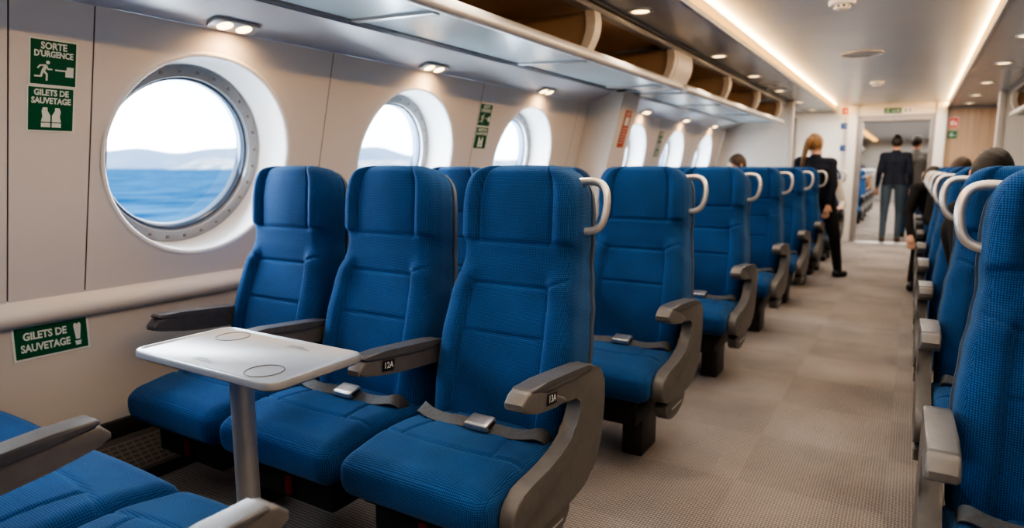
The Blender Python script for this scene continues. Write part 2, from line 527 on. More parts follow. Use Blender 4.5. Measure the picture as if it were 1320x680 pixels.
# windows: reveal, bolted ring, gasket, pane
def make_window(i, yc):
    root = empty('window_%d' % i, wp(yc, V_W)); root['kind'] = 'structure'
    S = 96
    def ring(r, d, dv, du=0.0):
        c = wp(yc, V_W)
        return [wp(yc + du + r * math.cos(2 * PI * k / S), V_W + dv + r * math.sin(2 * PI * k / S), d) - c for k in range(S)]
    def loft(name, rows, mat):
        b = bmesh.new()
        rr = [[b.verts.new(p) for p in ring(*x)] for x in rows]
        for p, q in zip(rr, rr[1:]):
            for k in range(S): b.faces.new([p[k], p[(k + 1) % S], q[(k + 1) % S], q[k]])
        return b
    b = loft('reveal', [(R_W + .010, -.004, 0), (R_W + .004, -.0065, 0), (R_W - .006, -.003, 0), (R_W - .010, .004, 0), (R_W - .012, .02, -.003), (.380, .165, -.034), (.374, .172, -.036)], None)
    obj('reveal', b, M['reveal'], root, math.radians(50))
    b = loft('ring', [(.376, .170, -.036), (.374, .165, -.036), (.330, .165, -.036), (.326, .168, -.036), (.322, .20, -.036)], None)
    fr = obj('window_ring', b, M['ring'], root, math.radians(30))
    b = bmesh.new()
    c = wp(yc, V_W)
    for k in range(28):
        t = 2 * PI * (k + .5) / 28
        for j in range(1):
            cu, cv = .353 * math.cos(t), -.036 + .353 * math.sin(t)
            top = [b.verts.new(wp(yc + cu + .007 * math.cos(a), V_W + cv + .007 * math.sin(a), .161) - c) for a in (2 * PI * q / 8 for q in range(8))]
            bot = [b.verts.new(wp(yc + cu + .0085 * math.cos(a), V_W + cv + .0085 * math.sin(a), .1655) - c) for a in (2 * PI * q / 8 for q in range(8))]
            b.faces.new(top)
            for q in range(8): b.faces.new([top[q], top[(q + 1) % 8], bot[(q + 1) % 8], bot[q]])
    obj('bolts', b, M['bolt'], fr)
    b = loft('gasket', [(.322, .185, -.036), (.314, .185, -.036), (.308, .20, -.036), (.308, .235, -.036), (.33, .236, -.036)], None)
    obj('gasket', b, M['gasket'], root)
    b = bmesh.new()
    b.faces.new([b.verts.new(p) for p in ring(.316, .205, -.036)])
    obj('pane', b, M['glass'], root, False)
for i, y in enumerate(WIN): make_window(i + 1, y)

# ------------------------------------------------------------------ ceiling, soffit
ZC = 2.1
CX0, CX1 = -1.145, .365                                         # raised centre field
RX0, RX1 = -1.57, 2 * XC + 1.57
bm = bmesh.new()
for y in range(int((Y_PART - Y_BACK) / .62) + 1):
    y0 = Y_BACK + y * .62; y1 = min(y0 + .62, Y_PART)
    add_box(bm, CX0 - .03, CX1 + .03, y0 + .0015, y1 - .0015, ZC + .085, ZC + .10)
add_box(bm, CX0 - .1, CX1 + .1, Y_BACK, Y_PART, ZC + .101, ZC + .13)
struct('ceiling', bm, M['ceiling'])
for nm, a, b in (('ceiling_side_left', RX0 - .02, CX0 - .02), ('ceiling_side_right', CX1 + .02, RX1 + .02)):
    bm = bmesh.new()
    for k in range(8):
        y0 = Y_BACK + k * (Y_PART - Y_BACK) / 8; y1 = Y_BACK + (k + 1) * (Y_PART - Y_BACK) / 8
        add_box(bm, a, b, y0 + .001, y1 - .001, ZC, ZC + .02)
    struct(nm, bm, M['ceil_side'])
# side cove lips and led strips
for i, (xa, s) in enumerate(((CX0, -1), (CX1, 1))):
    struct('trim_%d' % (2 + i), box(min(xa, xa + s * .02), max(xa, xa + s * .02), Y_BACK, Y_PART, ZC - .004, ZC + .028, .003), M['trim'])
    o = obj('cove_light_strip', box(min(xa + s * .002, xa + s * .03), max(xa + s * .002, xa + s * .03), Y_BACK + .05, Y_PART - .02, ZC + .034, ZC + .075), M['warm'])
    tag(o, 'warm glowing cove light strip along the %s edge of the raised ceiling' % ('left' if s < 0 else 'right'), 'light strip', 'warm cove light strips')
# soffit between wall top and rack
wt = wp(0, V_TOP)
def soffit(nm, f):
    bm = bmesh.new()
    P = [f(x, z) for x, z in ((wt.x - .01, wt.z - .003), (-2.11, 1.815), (-2.11, 1.90), (wt.x - .01, 1.90))]
    add_prism(bm, P, Y_BACK, Y_BULK, 'y')
    struct(nm, bm, M['soffit'])
soffit('trim_4', lambda x, z: (x, z)); soffit('trim_5', lambda x, z: (2 * XC - x, z))
# closing strip over the racks
for nm, x in (('wall_upper_left', -2.47), ('wall_upper_right', 2 * XC + 2.42)):
    struct(nm, box(x, x + .05, Y_BACK, Y_BULK, 1.76, ZC + .02), M['wall'])
struct('trim_6', box(-2.85, RX0 - .021, Y_BACK, Y_PART, ZC + .012, ZC + .04), M['soffit'])
struct('trim_7', box(RX1 + .021, 2 * XC + 2.85, Y_BACK, Y_PART, ZC + .012, ZC + .04), M['soffit'])
for nm, f in (('trim_13', lambda x: x), ('trim_14', lambda x: 2 * XC - x)):
    bm = add_prism(bmesh.new(), [(f(x), z) for x, z in ((-1.525, 2.035), (-1.515, 2.045), (-1.530, 2.098), (-1.60, 2.099), (-1.60, 2.045))], Y_BACK, 9.6, 'y')
    add_prism(bm, [(f(x), z) for x, z in ((-1.522, 2.060), (-1.512, 2.062), (-1.517, 2.074), (-1.522, 2.074))], Y_BACK, 9.6, 'y', mi=1)
    struct(nm, bm, [M['trim'], M['black']])

# luggage racks
def rack(side, y0, y1, ribs, label):
    f = (lambda x: x) if side == 'l' else (lambda x: 2 * XC - x)
    root = empty('luggage_rack', (f(-1.8), y0, 1.8)); tag(root, label, 'luggage rack', 'overhead luggage racks')
    ox, oz = f(-1.8), 1.8
    def pr(pts): return [(f(x) - ox, z - oz) for x, z in pts]
    L = y1 - y0
    obj('underside', add_prism(bmesh.new(), pr([(-2.03, 1.806), (-1.585, 1.790), (-1.585, 1.812), (-2.03, 1.83)]), 0, L, 'y'), M['under'], root)
    lip = smooth_poly([(-1.60, 1.786), (-1.555, 1.772), (-1.530, 1.786), (-1.530, 1.815), (-1.545, 1.838), (-1.60, 1.838)], 2)
    obj('lip', add_prism(bmesh.new(), pr(lip), 0, L, 'y'), M['lip'], root, math.radians(50))
    bm = bmesh.new()
    for a, b in ((-2.03, -2.046), (-2.05, -2.068), (-2.072, -2.092)):
        add_prism(bm, pr(smooth_poly([(a, 1.797), (b, 1.799), (b, 1.825), (a, 1.825)], 1)), 0, L, 'y')
    obj('rail', bm, M['rail'], root)
    obj('shadow_gap', add_prism(bmesh.new(), pr([(-2.03, 1.812), (-2.112, 1.818), (-2.112, 1.84), (-2.03, 1.84)]), 0, L, 'y'), M['black'], root)
    for y in ribs:
        if y0 < y < y1:
            bm = add_prism(bmesh.new(), pr([(-2.03, 1.795), (-1.60, 1.779), (-1.60, 1.795), (-2.03, 1.812)]), y - y0 - .02, y - y0 + .02, 'y', .003)
            obj('cross_rib', bm, M['rail'], root)
ribs = [-1.9, -.6, .75, 2.08, 3.42, 4.72, 5.3, 6.45, 7.8, 9.1]
rack('l', Y_BACK, 4.93, ribs, 'front section of the long overhead luggage rack above the left windows')
rack('l', 5.12, 9.55, ribs, 'rear section of the left overhead luggage rack, beyond the white pillar')
rack('r', Y_BACK, 9.55, ribs, 'overhead luggage rack on the right side, its far end beside the white bulkhead')

def arc(n=14):
    # front curve of a divider, lip to ceiling
    a, c, d, b = Vector((-1.566, 1.836)), Vector((-1.522, 1.90)), Vector((-1.506, 1.97)), Vector((-1.530, 2.042))
    out = []
    for k in range(n + 1):
        t = k / n
        out.append(a * (1 - t) ** 3 + c * 3 * t * (1 - t) ** 2 + d * 3 * t * t * (1 - t) + b * t ** 3)
    return out
def compartment(side, y0, y1, label, first_div=True):
    f = (lambda x: x) if side == 'l' else (lambda x: 2 * XC - x)
    ox, oz = f(-1.8), 1.84
    root = empty('luggage_compartment', (ox, y0, oz)); tag(root, label, 'luggage compartment', 'open overhead luggage compartments')
    L = y1 - y0
    bm = bmesh.new()
    pts = [(-1.60, 1.842), (-2.08, 1.85), (-2.16, 1.91), (-2.14, 2.05), (-1.60, 2.09)]
    rows = [[bm.verts.new((f(x) - ox, y, z - oz)) for x, z in pts] for y in (0, L)]
    for k in range(4): bm.faces.new([rows[0][k], rows[0][k + 1], rows[1][k + 1], rows[1][k]])
    obj('liner', bm, M['liner'], root)
    # divider wall at far end
    A = arc(); B = [p + Vector((-.055, 0)) for p in A]
    bm = bmesh.new()
    ra = [[bm.verts.new((f(p.x) - ox, y, p.y - oz)) for p in A] for y in (L - .04, L + .04)]
    rb = [[bm.verts.new((f(p.x) - ox, y, p.y - oz)) for p in B] for y in (L - .04, L + .04)]
    nA = len(A)
    for k in range(nA - 1):
        bm.faces.new([ra[0][k], ra[0][k + 1], ra[1][k + 1], ra[1][k]]); bm.faces.new([rb[0][k], rb[1][k], rb[1][k + 1], rb[0][k + 1]])
        bm.faces.new([ra[0][k], rb[0][k], rb[0][k + 1], ra[0][k + 1]]); bm.faces.new([ra[1][k], ra[1][k + 1], rb[1][k + 1], rb[1][k]])
    bm.faces.new([ra[0][0], ra[1][0], rb[1][0], rb[0][0]]); bm.faces.new([ra[0][-1], rb[0][-1], rb[1][-1], ra[1][-1]])
    dv = obj('divider', bm, M['divider'], root)
    inner = [(f(-1.60) - ox, 1.845 - oz), (f(-1.57) - ox, 1.95 - oz), (f(-1.59) - ox, 2.04 - oz)] + [(f(-2.14) - ox, 2.05 - oz), (f(-2.15) - ox, 1.86 - oz)]
    obj('divider_panel', add_prism(bmesh.new(), inner, L - .012, L + .012, 'y'), M['liner'], root)
Bs = [-1.9, -.6, .75, 2.08, 3.40, 4.78]
names = ['overhead compartment far behind the table row', 'open overhead compartment behind the nearest window', 'open overhead compartment cut by the top edge of the photo',
         'open brown-lined overhead compartment above the first seats', 'open overhead compartment just before the white blank panel']
for k in range(2, 5): compartment('l', Bs[k], Bs[k + 1], names[k])
Bs2 = [5.2, 6.42, 7.78, 9.2]
names = ['open overhead compartment just beyond the white blank panel', 'middle open overhead compartment beyond the white blank panel', 'last open overhead compartment at the far left end of the rack']
for k in range(3): compartment('l', Bs2[k], Bs2[k + 1], names[k])
Br = [5.2, 6.6, 8.0, 9.4]
names = ['open overhead compartment on the right side, third from the bulkhead', 'open overhead compartment on the right side, second from the bulkhead', 'open overhead compartment at the far right end, beside the bulkhead']
for k in range(3): compartment('r', Br[k], Br[k + 1], names[k])
# white blank panel between the rack sections
A = arc()
def blank(nm, y0, y1):
    A2 = [(p.x + .004, p.y) for p in A]
    bm = add_prism(bmesh.new(), A2 + [(-1.9, 2.042), (-1.9, 1.80), (-1.56, 1.80)], y0, y1, 'y', .004)
    return struct(nm, bm, M['divider'], math.radians(40))
blank('trim_8', 4.80, 5.17)

# pillar by the left wall with the red notice
bm = bmesh.new()
PY0, PY1 = 5.10, 5.44
pts = []
for (x, z) in ((-2.7, 0), (-2.32, 0), (-2.32, .72), (-2.02, 1.815), (-2.7, 1.815)): pts.append((x, z))
add_prism(bm, pts, PY0, PY1, 'y', .012, 3)
struct('pillar_left', bm, M['wall'], math.radians(50))

# bulkheads, partition, far cabin shell
struct('wall_bulkhead_left', box(-2.8, -1.50, Y_BULK, Y_BULK + .05, 0, ZC + .05, .006), M['white'])
struct('trim_9', box(-1.53, -1.45, Y_BULK - .012, Y_BULK + .07, 0, ZC, .012, 3), M['post'])
struct('wall_bulkhead_right', box(.86, 2.2, Y_BULK, Y_BULK + .05, 0, ZC + .05, .006), M['white'])
struct('trim_10', box(.80, .875, Y_BULK - .012, Y_BULK + .07, 0, ZC, .012, 3), M['post'])
DX0, DX1, DZ = -.80, .20, 2.0
bm = bmesh.new()
add_box(bm, -2.8, DX0 - .06, Y_PART, Y_PART + .08, 0, 2.33)
add_box(bm, DX0 - .06, .40, Y_PART, Y_PART + .08, DZ + .10, 2.33)
struct('wall_partition', bm, M['white'])
struct('wall_wood_right', box(.36, 2.2, Y_PART, Y_PART + .08, 0, 2.33), M['wood'])
struct('trim_11', box(1.0, 1.05, Y_PART - .02, Y_PART, 0, 2.06, .004), M['post'])
struct('trim_12', box(.40, 1.2, Y_PART - .03, Y_PART, 2.06, 2.099, .006), M['doorframe'])
# door surround
struct('door_post_left', box(DX0 - .16, DX0 - .02, Y_PART - .10, Y_PART + .02, 0, ZC + .08, .015, 3), M['post'])
struct('door_post_right', box(DX1 + .03, .37, Y_PART - .10, Y_PART + .02, 0, ZC + .08, .015, 3), M['post'])
struct('door_header', box(DX0 - .03, DX1 + .04, Y_PART - .06, Y_PART + .02, DZ + .005, ZC + .085, .006), M['post'])
bm = bmesh.new()
add_box(bm, DX0 - .02, DX0 + .05, Y_PART - .04, Y_PART + .30, 0, DZ)
add_box(bm, DX1 - .03, DX1 + .03, Y_PART - .04, Y_PART + .30, 0, DZ)
add_box(bm, DX0 + .05, DX1 - .03, Y_PART - .04, Y_PART + .30, DZ - .075, DZ)
struct('door_frame', bm, M['doorframe'])
# side door in the partition's left part: a shallow flush door with its frame edge
struct('door_1', box(-1.72, -1.02, Y_PART - .012, Y_PART, .02, 1.96, .004), M['white'])
struct('door_frame_left', box(-1.80, -1.725, Y_PART - .03, Y_PART, 0, 2.02, .004), M['doorframe'])
o = tag(empty('door_lever', (-1.66, Y_PART - .02, 1.02)), 'small dark lever handle on the white door by the far left wall', 'door handle')
obj('rose', box(-.02, .02, -.012, .008, -.05, .05, .004), M['signblack'], o)
obj('lever', add_tube(bmesh.new(), [(0, -.01, 0), (0, -.05, 0), (.10, -.05, 0)], .009, 8), M['signblack'], o)
# far cabin
struct('wall_far_left', box(-2.8, -2.6, Y_PART + .08, Y_END, 0, 2.35), M['wall'])
struct('wall_far_right', box(2.0, 2.2, Y_PART + .08, Y_END, 0, 2.35), M['wall'])
struct('wall_far_end', box(-2.8, 2.2, Y_END, Y_END + .1, 0, 2.35), M['trim'])
struct('ceiling_far', box(-2.8, 2.2, Y_PART + .08, Y_END, 2.2, 2.25), M['ceiling'])
struct('wall_vestibule_left', box(-2.85, -2.6, Y_BULK + .05, Y_PART, 0, 2.35), M['white'])
struct('wall_vestibule_right', box(2.0, 2.2, Y_BULK + .05, Y_PART, 0, 2.35), M['white'])
struct('floor_sill', box(DX0 - .02, DX1 + .03, Y_PART - .06, Y_PART + .2, -.01, .006, .002), M['trim'])
o = obj('cove_light_strip', box(-1.34, -1.20, Y_PART + .4, Y_END - .3, 2.16, 2.198), M['warm'])
tag(o, 'warm ceiling light strip in the cabin seen through the far doorway', 'light strip', 'warm cove light strips')
bm = bmesh.new()
for k in range(6): add_box(bm, -2.59, -2.3, Y_PART + .3, Y_END - .1, 1.75, 2.0)
o = obj('luggage_rack', box(-2.58, -1.6, Y_PART + .3, Y_END - .1, 1.78, 1.95, .02), M['under'])
tag(o, 'pale overhead luggage rack in the cabin beyond the doorway', 'luggage rack', 'overhead luggage racks')

# ------------------------------------------------------------------ lights set in the ceiling and soffit
def downlight(x, y, label, pw):
    root = empty('downlight', (x, y, ZC)); tag(root, label, 'ceiling light', 'round ceiling downlights')
    bm = add_lathe(bmesh.new(), [(.072, -.001), (.072, -.006), (.056, -.008), (.052, -.002), (.052, .004)], 32, cap=False)
    obj('bezel', bm, M['silver'], root)
    obj('lens', add_lathe(bmesh.new(), [(.054, -.003), (.03, -.0045), (.004, -.005)], 32), M['lamp'], root)
    l = bpy.data.lights.new('downlight_lamp', 'SPOT'); l.energy = pw; l.color = (1, .84, .64); l.spot_size = math.radians(112); l.spot_blend = .6; l.shadow_soft_size = .05
    lo = bpy.data.objects.new('downlight_lamp', l); COL.objects.link(lo); lo.location = (x, y, ZC - .03)
XL, XR = -1.425, .60
for k, y in enumerate((-1.6, .4, 2.1, 3.78, 5.59, 6.97, 8.44, 10.0, 11.4)):
    if y > 3: lab = ['ceiling downlight nearest the camera on the left', 'second ceiling downlight along the left row', 'third ceiling downlight along the left row', 'fourth ceiling downlight along the left row',
           'fifth ceiling downlight along the left row', 'last ceiling downlight of the left row, by the far partition'][k - 3]
    else: lab = 'round ceiling downlight above the seats outside the picture'
    if y > 3: downlight(XL, y, lab, 16)
    else:
        l = bpy.data.lights.new('rear_cabin_lamp', 'SPOT'); l.energy = 16; l.color = (1, .86, .68); l.spot_size = math.radians(125); l.spot_blend = .6; l.shadow_soft_size = .06
        lo = bpy.data.objects.new('rear_cabin_lamp', l); COL.objects.link(lo); lo.location = (XL, y, ZC - .03)
for k, y in enumerate((5.83, 7.23, 8.77, 10.2, 11.4)):
    downlight(XR, y, ['nearest visible ceiling downlight on the right', 'second ceiling downlight along the right row', 'third ceiling downlight along the right row', 'fourth ceiling downlight along the right row', 'last ceiling downlight on the right, before the wood panel'][k], 14)
for y in (-1.6, .6, 2.4, 4.1):
    l = bpy.data.lights.new('rear_cabin_lamp', 'SPOT'); l.energy = 14; l.color = (1, .86, .68); l.spot_size = math.radians(125); l.spot_blend = .6; l.shadow_soft_size = .06
    lo = bpy.data.objects.new('rear_cabin_lamp', l); COL.objects.link(lo); lo.location = (XR, y, ZC - .03)

def reading_light(y, label):
    up = Vector((.238, 0, .085)).normalized()                 # soffit direction towards the aisle
    t = .055
    p = Vector((wt.x, y, wt.z - .003)) + up * t
    nz = Vector((up.z, 0, -up.x))                             # facing down and inwards
    m = plane_matrix(p + nz * .001, (0, 1, 0), nz.cross(Vector((0, 1, 0))))
    root = empty('reading_light', mat=m); tag(root, label, 'reading light', 'twin lights above the windows')
    def plate(hx, hy, z0, z1, r):
        pts = []
        for cx, cy, a0 in ((hx - r, hy - r, 0), (-hx + r, hy - r, 90), (-hx + r, -hy + r, 180), (hx - r, -hy + r, 270)):
            for k in range(7):
                a = math.radians(a0 + 15 * k); pts.append((cx + r * math.cos(a), cy + r * math.sin(a)))
        return add_prism(bmesh.new(), pts, z0, z1, 'z', .002)
    obj('housing', plate(.105, .036, -.002, .008, .022), M['lip'], root)
    for s in (-1, 1):
        bm = add_lathe(bmesh.new(), [(.031, .008), (.026, .0105), (.004, .0115)], 24, (s * .042, 0, 0))
        obj('lens', bm, M['lampw'], root)
    l = bpy.data.lights.new('reading_lamp', 'SPOT'); l.energy = 6.5; l.color = (1, .60, .28); l.spot_size = math.radians(172); l.spot_blend = 1.0; l.shadow_soft_size = .05
    lo = bpy.data.objects.new('reading_lamp', l); COL.objects.link(lo); lo.location = p + nz * .03 + Vector((.01, 0, 0)); lo.rotation_euler = (0, math.radians(12), 0)
for y, lab in ((1.70, 'twin warm light above the nearest round window'), (2.95, 'twin warm light above the second round window'), (4.25, 'twin warm light above the third round window, before the pillar'),
               (6.33, 'twin warm light above the first window beyond the pillar'), (7.66, 'twin warm light above the second window beyond the pillar'), (8.95, 'twin warm light above the last window before the bulkhead')):
    reading_light(y, lab)

def detector(x, y, r, label, ring=False):
    root = empty('smoke_detector', (x, y, ZC + .085)); tag(root, label, 'smoke detector' if not ring else 'ceiling vent')
    if ring:
        root.name = 'ceiling_vent'
        obj('vent_ring', add_lathe(bmesh.new(), [(r, 0), (r, -.008), (r - .012, -.010), (r - .016, -.004), (.004, -.003)], 40), M['trim'], root)
        return
    obj('base', add_lathe(bmesh.new(), [(r, 0), (r, -.018), (r * .9, -.026), (.01, -.027)], 32), M['detector'], root)
    b = add_lathe(bmesh.new(), [(r * .62, -.026), (r * .60, -.045), (r * .45, -.054), (.004, -.056)], 32)
    obj('sensor_head', b, M['detector'], root)
    bm = bmesh.new()
    for k in range(10):
        a = 2 * PI * k / 10; c = Vector((math.cos(a), math.sin(a), 0)); s = Vector((-c.y, c.x, 0)) * .008
        p = c * r * .63
        vs = [bm.verts.new(p + s + Vector((0, 0, -.030))), bm.verts.new(p - s + Vector((0, 0, -.030))), bm.verts.new(p - s + Vector((0, 0, -.042))), bm.verts.new(p + s + Vector((0, 0, -.042)))]
        bm.faces.new(vs)
    obj('sensor_slots', bm, M['signblack'], root, False)
detector(-.44, 4.52, .075, 'white smoke detector at the top edge of the photo, on the ceiling centre')
detector(-.44, 8.88, .075, 'white smoke detector on the ceiling further down the aisle')
detector(-.46, 6.63, .17, 'flat round vent ring in the ceiling between the two smoke detectors', True)

# ------------------------------------------------------------------ signs
def sign_plate(name, m, w, h, mat, label, cat, group=None, border=None, rad=.004):
    root = empty(name, mat=m); tag(root, label, cat, group)
    if border:
        obj('backing', box(-w / 2 - border, w / 2 + border, -h / 2 - border, h / 2 + border, .0005, .002, .0008, 1), M['signwhite'], root)
    obj('plate', box(-w / 2, w / 2, -h / 2, h / 2, .001, .0034, .0008, 1), mat, root)
    return root
def flat(bm, pts, z=.0038):
    f = bm.faces.new([bm.verts.new((x, y, z)) for x, y in pts]); return f
def stroke(bm, a, b, w, z=.0038):
    a = Vector(a); b = Vector(b); d = (b - a).normalized(); n = Vector((-d.y, d.x)) * w / 2
    flat(bm, [a + n, a - n, b - n, b + n], z)
def disc(bm, c, r, z=.0038):
    flat(bm, [(c[0] + r * math.cos(2 * PI * k / 16), c[1] + r * math.sin(2 * PI * k / 16)) for k in range(16)], z)
def runner(bm, cx, cy, s):
    P = lambda x, y: (cx + x * s, cy + y * s)
    disc(bm, P(.17, .40), .085 * s)
    stroke(bm, P(.10, .28), P(-.04, -.02), .15 * s)            # trunk
    stroke(bm, P(.10, .27), P(-.16, .24), .07 * s); stroke(bm, P(-.15, .26), P(-.26, .10), .07 * s)   # rear arm
    stroke(bm, P(.10, .25), P(.18, .08), .07 * s); stroke(bm, P(.16, .09), P(.36, .10), .07 * s)     # front arm
    stroke(bm, P(-.03, .02), P(.14, -.16), .10 * s); stroke(bm, P(.13, -.13), P(.12, -.44), .085 * s)  # front leg
    stroke(bm, P(-.05, .0), P(-.12, -.26), .10 * s); stroke(bm, P(-.09, -.25), P(-.40, -.26), .08 * s)  # rear leg
def vest(bm, cx, cy, s):
    P = lambda x, y: (cx + x * s, cy + y * s)
    for k in (-1, 1):
        flat(bm, [P(k * x, y) for x, y in ((.035, -.5), (.46, -.5), (.46, -.27), (.035, -.27))])
        flat(bm, [P(k * x, y) for x, y in ((.035, -.22), (.46, -.22), (.40, .05), (.44, .30), (.38, .5), (.17, .5), (.17, .34), (.035, .10))])
        c = P(k * .22, -.245)
        for t in range(8):
            a, b = 2 * PI * t / 8, 2 * PI * (t + 1) / 8
            stroke(bm, (c[0] + .07 * s * math.cos(a), c[1] + .05 * s * math.sin(a)), (c[0] + .07 * s * math.cos(b), c[1] + .05 * s * math.sin(b)), .02 * s, .0041)
def exit_sign(u, v, sc, label):
    r = sign_plate('emergency_exit_sign', wall_matrix(u, v), .138 * sc, .145 * sc, M['green'], label, 'sign', 'green emergency exit signs', .006 * sc)
    lettering('SORTE', .031 * sc, M['signwhite'], r, (0, .054 * sc, .0036), .86, .0011)
    lettering("D'URGENCE", .028 * sc, M['signwhite'], r, (0, .028 * sc, .0036), .78, .0011)
    bm = bmesh.new(); runner(bm, -.030 * sc, -.028 * sc, .072 * sc)
    stroke(bm, (.004 * sc, -.022 * sc), (.036 * sc, -.022 * sc), .0055 * sc)
    flat(bm, [(x * sc, y * sc) for x, y in ((.036, -.042), (.062, -.042), (.062, -.008), (.040, -.008), (.040, -.016), (.036, -.020))])
    obj('pictogram', bm, M['signwhite'], r, False)
def vest_sign(u, v, sc, label):
    r = sign_plate('life_vest_sign', wall_matrix(u, v), .138 * sc, .145 * sc, M['green'], label, 'sign', 'green life vest signs', .006 * sc)
    lettering('GILETS DE', .028 * sc, M['signwhite'], r, (0, .055 * sc, .0036), .84, .0011)
    lettering('SAUVETAGE', .028 * sc, M['signwhite'], r, (0, .028 * sc, .0036), .80, .0011)
    bm = bmesh.new(); vest(bm, 0, -.028 * sc, .068 * sc)
    obj('pictogram', bm, M['signwhite'], r, False)
exit_sign(1.095, .838, .95, 'green SORTE D\'URGENCE sign with running figure, left of the nearest window')
vest_sign(1.090, .690, .95, 'green GILETS DE SAUVETAGE sign below the exit sign, left of the nearest window')
exit_sign(3.605, .842, .95, 'green emergency exit sign on the wall between the second and third windows')
vest_sign(3.605, .694, .95, 'green life vest sign below the exit sign, between second and third windows')
exit_sign(7.07, .835, .95, 'small faint green exit sign on the wall beyond the pillar')
vest_sign(7.07, .688, .95, 'small faint green life vest sign on the wall beyond the pillar')
# low sign under the ledge
m = plane_matrix((X0 + .001, 1.095, .595), (0, 1, 0), (0, 0, 1))
r = sign_plate('life_vest_sign', m, .232, .108, M['green'], 'wide green GILETS DE SAUVETAGE sign on the lower wall under the ledge', 'sign', 'green life vest signs', .008)
lettering('GILETS DE', .037, M['signwhite'], r, (-.022, .021, .0036), .82, .0014)
lettering('SAUVETAGE', .037, M['signwhite'], r, (-.022, -.021, .0036), .78, .0014)
bm = bmesh.new()
flat(bm, [(.083 + x, y) for x, y in ((-.007, -.020), (.007, -.020), (.013, .030), (.010, .040), (.004, .040), (0, .035), (-.004, .040), (-.010, .040), (-.013, .030))])
flat(bm, [(.083 + x, y) for x, y in ((-.012, -.026), (.012, -.026), (.009, -.034), (.009, -.042), (-.009, -.042), (-.009, -.034))])
obj('pictogram', bm, M['signwhite'], r, False)
# orange-red notice on the pillar's aisle face
pa = Vector((-2.32, 0, .72)); pb = Vector((-2.02, 0, 1.815)); up = (pb - pa).normalized()
m = plane_matrix(pa + up * .83 + Vector((0, (PY0 + PY1) / 2 + .0, 0)) , (0, 1, 0), up)
r = sign_plate('safety_notice', m, .135, .31, M['signorange'], 'tall orange-red safety notice on the white pillar between the windows', 'sign')
bm = bmesh.new()
for k in range(2): stroke(bm, (-.05, .135 - k * .018), (.05 - k * .02, .135 - k * .018), .006)
flat(bm, [(-.040, .03), (.040, .03), (.040, .10), (-.040, .10)])
for k in range(6): stroke(bm, (-.05, .005 - .024 * k), (.05 - .02 * (k % 2), .005 - .024 * k), .005)
obj('notice_print', bm, M['signwhite'], r, False)
# signs on the far partition
def pm(x, z, y=Y_PART): return plane_matrix((x, y, z), (1, 0, 0), (0, 0, 1))
r = sign_plate('exit_sign', pm(-.345, 2.075, Y_PART - .062), .235, .085, M['green'], 'small green exit sign above the far doorway', 'sign')
bm = bmesh.new(); runner(bm, -.07, 0, .06); stroke(bm, (-.02, 0), (.03, 0), .008); flat(bm, [(.02, .014), (.02, -.014), (.04, 0)]); runner(bm, .07, 0, .06)
obj('pictogram', bm, M['signwhite'], r, False)
r = sign_plate('toilet_sign', pm(-.145, 2.075, Y_PART - .062), .12, .08, M['signwhite'], 'white sign with black figures above the far doorway, right of the exit sign', 'sign')
bm = bmesh.new()
for s in (-.03, .03):
    disc(bm, (s, .022), .008); flat(bm, [(s - .014, .011), (s + .014, .011), (s + .008, -.026), (s - .008, -.026)])
stroke(bm, (0, .025), (0, -.025), .004)
obj('pictogram', bm, M['signblack'], r, False)
r = sign_plate('fire_sign', pm(.46, 1.87), .115, .14, M['signred'], 'red fire equipment sign on the wood panel right of the doorway', 'sign', None, .004)
bm = bmesh.new(); flat(bm, [(-.035, -.04), (-.01, -.04), (-.01, .02), (-.035, .02)]); stroke(bm, (-.02, .02), (.0, .04), .01); flat(bm, [(.005, -.035), (.04, -.035), (.02, .03)])
obj('pictogram', bm, M['signwhite'], r, False)
r = sign_plate('exit_sign', pm(.455, 1.69), .12, .11, M['green'], 'green escape sign below the red sign on the wood panel', 'sign')
bm = bmesh.new(); runner(bm, -.015, 0, .07); stroke(bm, (.01, -.01), (.04, -.01), .008)
obj('pictogram', bm, M['signwhite'], r, False)
r = sign_plate('fire_sign', pm(-1.005, 2.10, Y_PART), .10, .10, M['signred'], 'red sign high on the white partition left of the doorway', 'sign', None, .006)
bm = bmesh.new(); stroke(bm, (-.03, 0), (.03, 0), .012); stroke(bm, (0, -.03), (0, .03), .012)
obj('pictogram', bm, M['signwhite'], r, False)
for x, z, lab in ((-.985, 1.865, 'blue direction sign below the red sign, left of the doorway'), (-.975, 1.515, 'small dark blue direction sign, lower on the white partition')):
    r = sign_plate('direction_sign', pm(x, z, Y_PART - .013), .155, .095, M['signblue'], lab, 'sign', 'blue direction signs')
    bm = bmesh.new(); stroke(bm, (-.03, 0), (.03, 0), .008); flat(bm, [(.02, .015), (.02, -.015), (.045, 0)])
    obj('arrow', bm, M['signwhite'], r, False)

# ------------------------------------------------------------------ passenger seat
def sstep(a, b, x):
    t = max(0., min(1., (x - a) / (b - a))); return t * t * (3 - 2 * t)
def gauss(d, s): return math.exp(-(d / s) ** 2)

